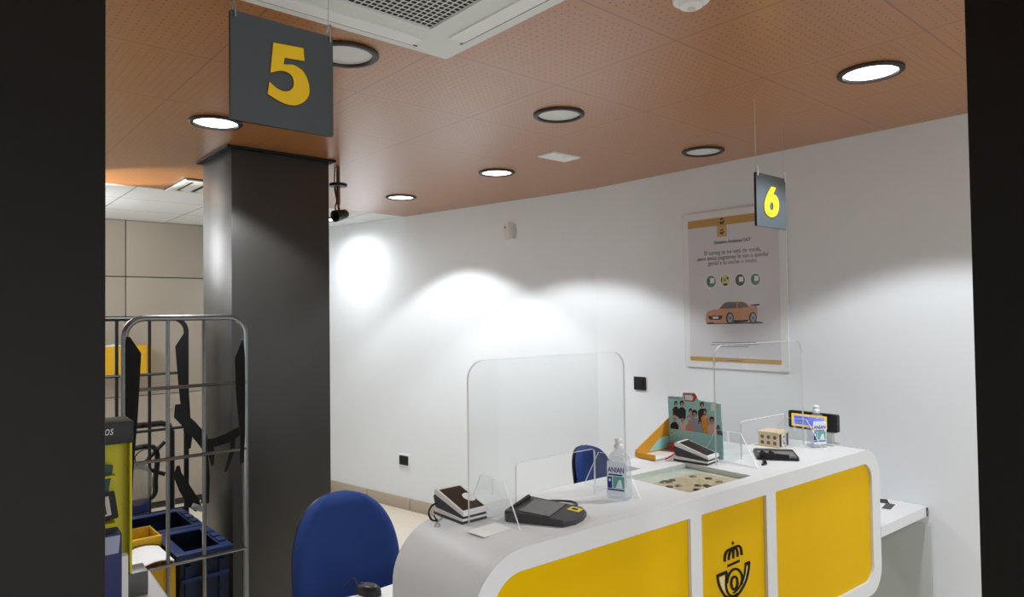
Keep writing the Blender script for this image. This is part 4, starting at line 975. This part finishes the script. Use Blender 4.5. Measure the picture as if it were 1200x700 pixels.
# clear bag hanging in the cage
q = CO+ray(161, 545)*3.3
t = thing('clear_bag', 'clear plastic bag with a dark blue bottom hanging in the roll cage', 'bag', (q.x, q.y, q.z-.19), CG.a)
bm = B(); rings = []
for i in range(9):
    u_ = i/8; rx, ry = .02+.05*math.sin(pi*min(1, (1-u_)*.75+.12)), .014+.022*math.sin(pi*(1-u_)*.8)
    rings.append([Vector((x+.006*math.sin(5*a_)*(1-u_), y, u_*.19)) for (x, y), a_ in zip(ell(0, 0, rx, ry, 18), [2*pi*k/18 for k in range(18)])])
loft(bm, rings); obj('film', bm, M_bag, t)
bm = B(); box(bm, Vector((0, 0, -.012)), (.10, .04, .07), .012); obj('blue_block', bm, M_navy, t)
bm = B(); tube(bm, smooth_path([(0, 0, .185), (-.01, 0, .23), (.03, -.0, .26), (.1, 0, .25)]), .003, 6); obj('cord', bm, M_black, t)

# ------------------------------------------------------------------ neighbouring counter at the lower left with a display stand
q = onz(177, 667, 1.12); NC = Fr((q.x, q.y), 38.16)
t = thing('white_counter', 'corner of a neighbouring white counter at the lower left edge', 'counter', NC.o, NC.a)
bm = B(); prism(bm, rrect(-1.1, 0, .52, 1.12, 0, 8, (.02, .06, .012, .02)), -.384, 0, 'xz'); obj('body', bm, M_counter, t)
bm = B(); span(bm, -1.0, -.12, -.34, -.04, 0, .52); obj('plinth', bm, M_grey, t)
# dark grey tray + yellow stand on it
qb = NC.px(150, 690, -.14)
xb_ = NC.px(174, 690, -.10)[0]
xb_ -= .011
t = thing('display_stand', 'yellow display stand with a black header on the white counter', 'display stand', NC.w(xb_, -.10, 1.1205), NC.a)
xl = NC.px(150, 665, -.10)[0]-xb_
bm = B(); span(bm, -.33, 0, -.06, .0, 0, .05, .002); obj('base', bm, M_tray, t)
x152 = NC.px(152, 560, -.13)[0]-xb_
zh0 = NC.px(150, 515, -.11)[1]-1.1205; zh1 = NC.px(150, 490, -.11)[1]-1.1205
bm = B(); span(bm, -.33, x152, -.03, -.012, .05, zh0); span(bm, -.33, x152-.024, -.032, -.03, zh0-.05, zh0-.0); span(bm, -.33, x152-.03, -.06, -.03, zh0-.068, zh0-.064); span(bm, -.33, x152-.03, -.06, -.03, zh0-.165, zh0-.161); span(bm, x152-.004, x152, -.058, -.03, .05, zh0); obj('board', bm, M_ystand, t)
bm = B(); span(bm, -.33, x152+.002, -.062, .03, zh0, zh1, .0015); hd = obj('header', bm, M_black, t)
xs0 = NC.px(123, 505, -.163)[0]-xb_; xs1 = NC.px(133, 505, -.163)[0]-xb_; zs0 = NC.px(128, 510.5, -.163)[1]-1.1205; zs1 = NC.px(128, 503, -.163)[1]-1.1205
lettering('os', xs0, xs1, zs0, zs1, -.0628, M_paper, hd, 'lettering', 0, shear=.2)
def card(label, px, py, w, h, zc0, mats, tilt, y):
    x, z = NC.px(px, py, -.10+y)
    tt = thing('gift_card', label, 'card', NC.w(x, -.10+y, z), NC.a, 'cards on the yellow stand'); tt.rotation_euler = (0, R(tilt), NC.a)
    bm = B(); prism(bm, rrect(-w, 0, -h, 0, .004), -.0012, .0012, 'xz'); obj('sheet', bm, mats[0], tt)
    bm = B(); 
    for (a, b, c, d, mi) in mats[1]: flat(bm, rrect(a, b, c, d, 0.0005), -.0016-.0004*mi, mi)
    obj('print', bm, mats[2], tt, fix=False)
card('dark green card on the yellow stand, above the black one', 133, 545, .085, .06, 0, (M_green, [(-.05, -.012, -.05, -.036, 0), (-.045, -.04, -.048, -.038, 1), (-.035, -.03, -.048, -.038, 1), (-.024, -.018, -.048, -.038, 1)], [M_paper, M_pdark]), 10, -.042)
card('black card with a small portrait on the yellow stand', 134, 575, .085, .058, 0, (M_pdark, [(-.042, -.012, -.048, -.008, 0), (-.034, -.02, -.044, -.014, 1), (-.031, -.023, -.03, -.016, 2)], [M_offwhite, M_hair, M_skin]), -8, -.046)
# blue brochure box in front of the stand
x0_, z1_ = NC.px(138, 617, -.24); 
t = thing('brochure_box', 'navy brochure box with a lavender front sheet beside the yellow stand', 'brochure box', NC.w(x0_, -.24, 1.1205), NC.a)
hz_ = z1_-1.1205
bm = B(); span(bm, -.2, 0, -.05, .0, 0, hz_, .002); obj('case', bm, M_navy, t)
zm = NC.px(135, 649, -.29)[1]-1.1205
bm = B(); flat(bm, [(-.19, zm), (-.006, zm), (-.003, hz_-.004), (-.19, hz_-.004)], -.0508); obj('front_sheet', bm, M_lav, t, fix=False)
bm = B(); span(bm, .001, .012, -.04, -.02, 0, hz_*.72); obj('loose_page', bm, M_paper, t)

# ------------------------------------------------------------------ light
w = bpy.data.worlds.new('world'); sc.world = w; w.use_nodes = True
bg = w.node_tree.nodes['Background']; bg.inputs[0].default_value = (0.88, 0.95, 1, 1); bg.inputs[1].default_value = 1.0
# public side of the room, behind the camera: unseen spots added as ambient fill
for gx in (-0.6, 1.0, 2.6):
    for gy in (-0.9, -2.1):
        p = GR.w(gx, gy, H-.02); lamp('SPOT', 'lamp', p, 55, (.92, .97, 1), spot_size=R(150), spot_blend=.5, shadow_soft_size=.08)
# rear office: bright lamps and an added spot, out of sight behind the left column
p = GR.w(.5, 5.7, 2.38); lamp('POINT', 'lamp', p, 24, (.96, .99, 1), shadow_soft_size=.30)
p = GR.w(-.6, 5.6, 2.3); lamp('POINT', 'lamp', p, 22, (.96, .99, 1), shadow_soft_size=.15)
p = GR.w(.25, 5.60, 1.98); o = lamp('SPOT', 'lamp', p, 190, (1, .95, .80), spot_size=R(25), spot_blend=.6, shadow_soft_size=.03)  # added spot without a fixture, aimed up to warm a strip of wood ceiling
o.rotation_euler = (GR.w(.95, 4.78, H)-p).to_track_quat('-Z', 'Y').to_euler()

vs = sc.view_settings; vs.view_transform = 'Standard'; vs.look = 'None'; vs.gamma = 1; vs.use_curve_mapping = False; vs.exposure = 0.45
sc.cycles.use_denoising = True
sc.cycles.max_bounces = 8; sc.cycles.transparent_max_bounces = 24
sc.cycles.sample_clamp_indirect = 6
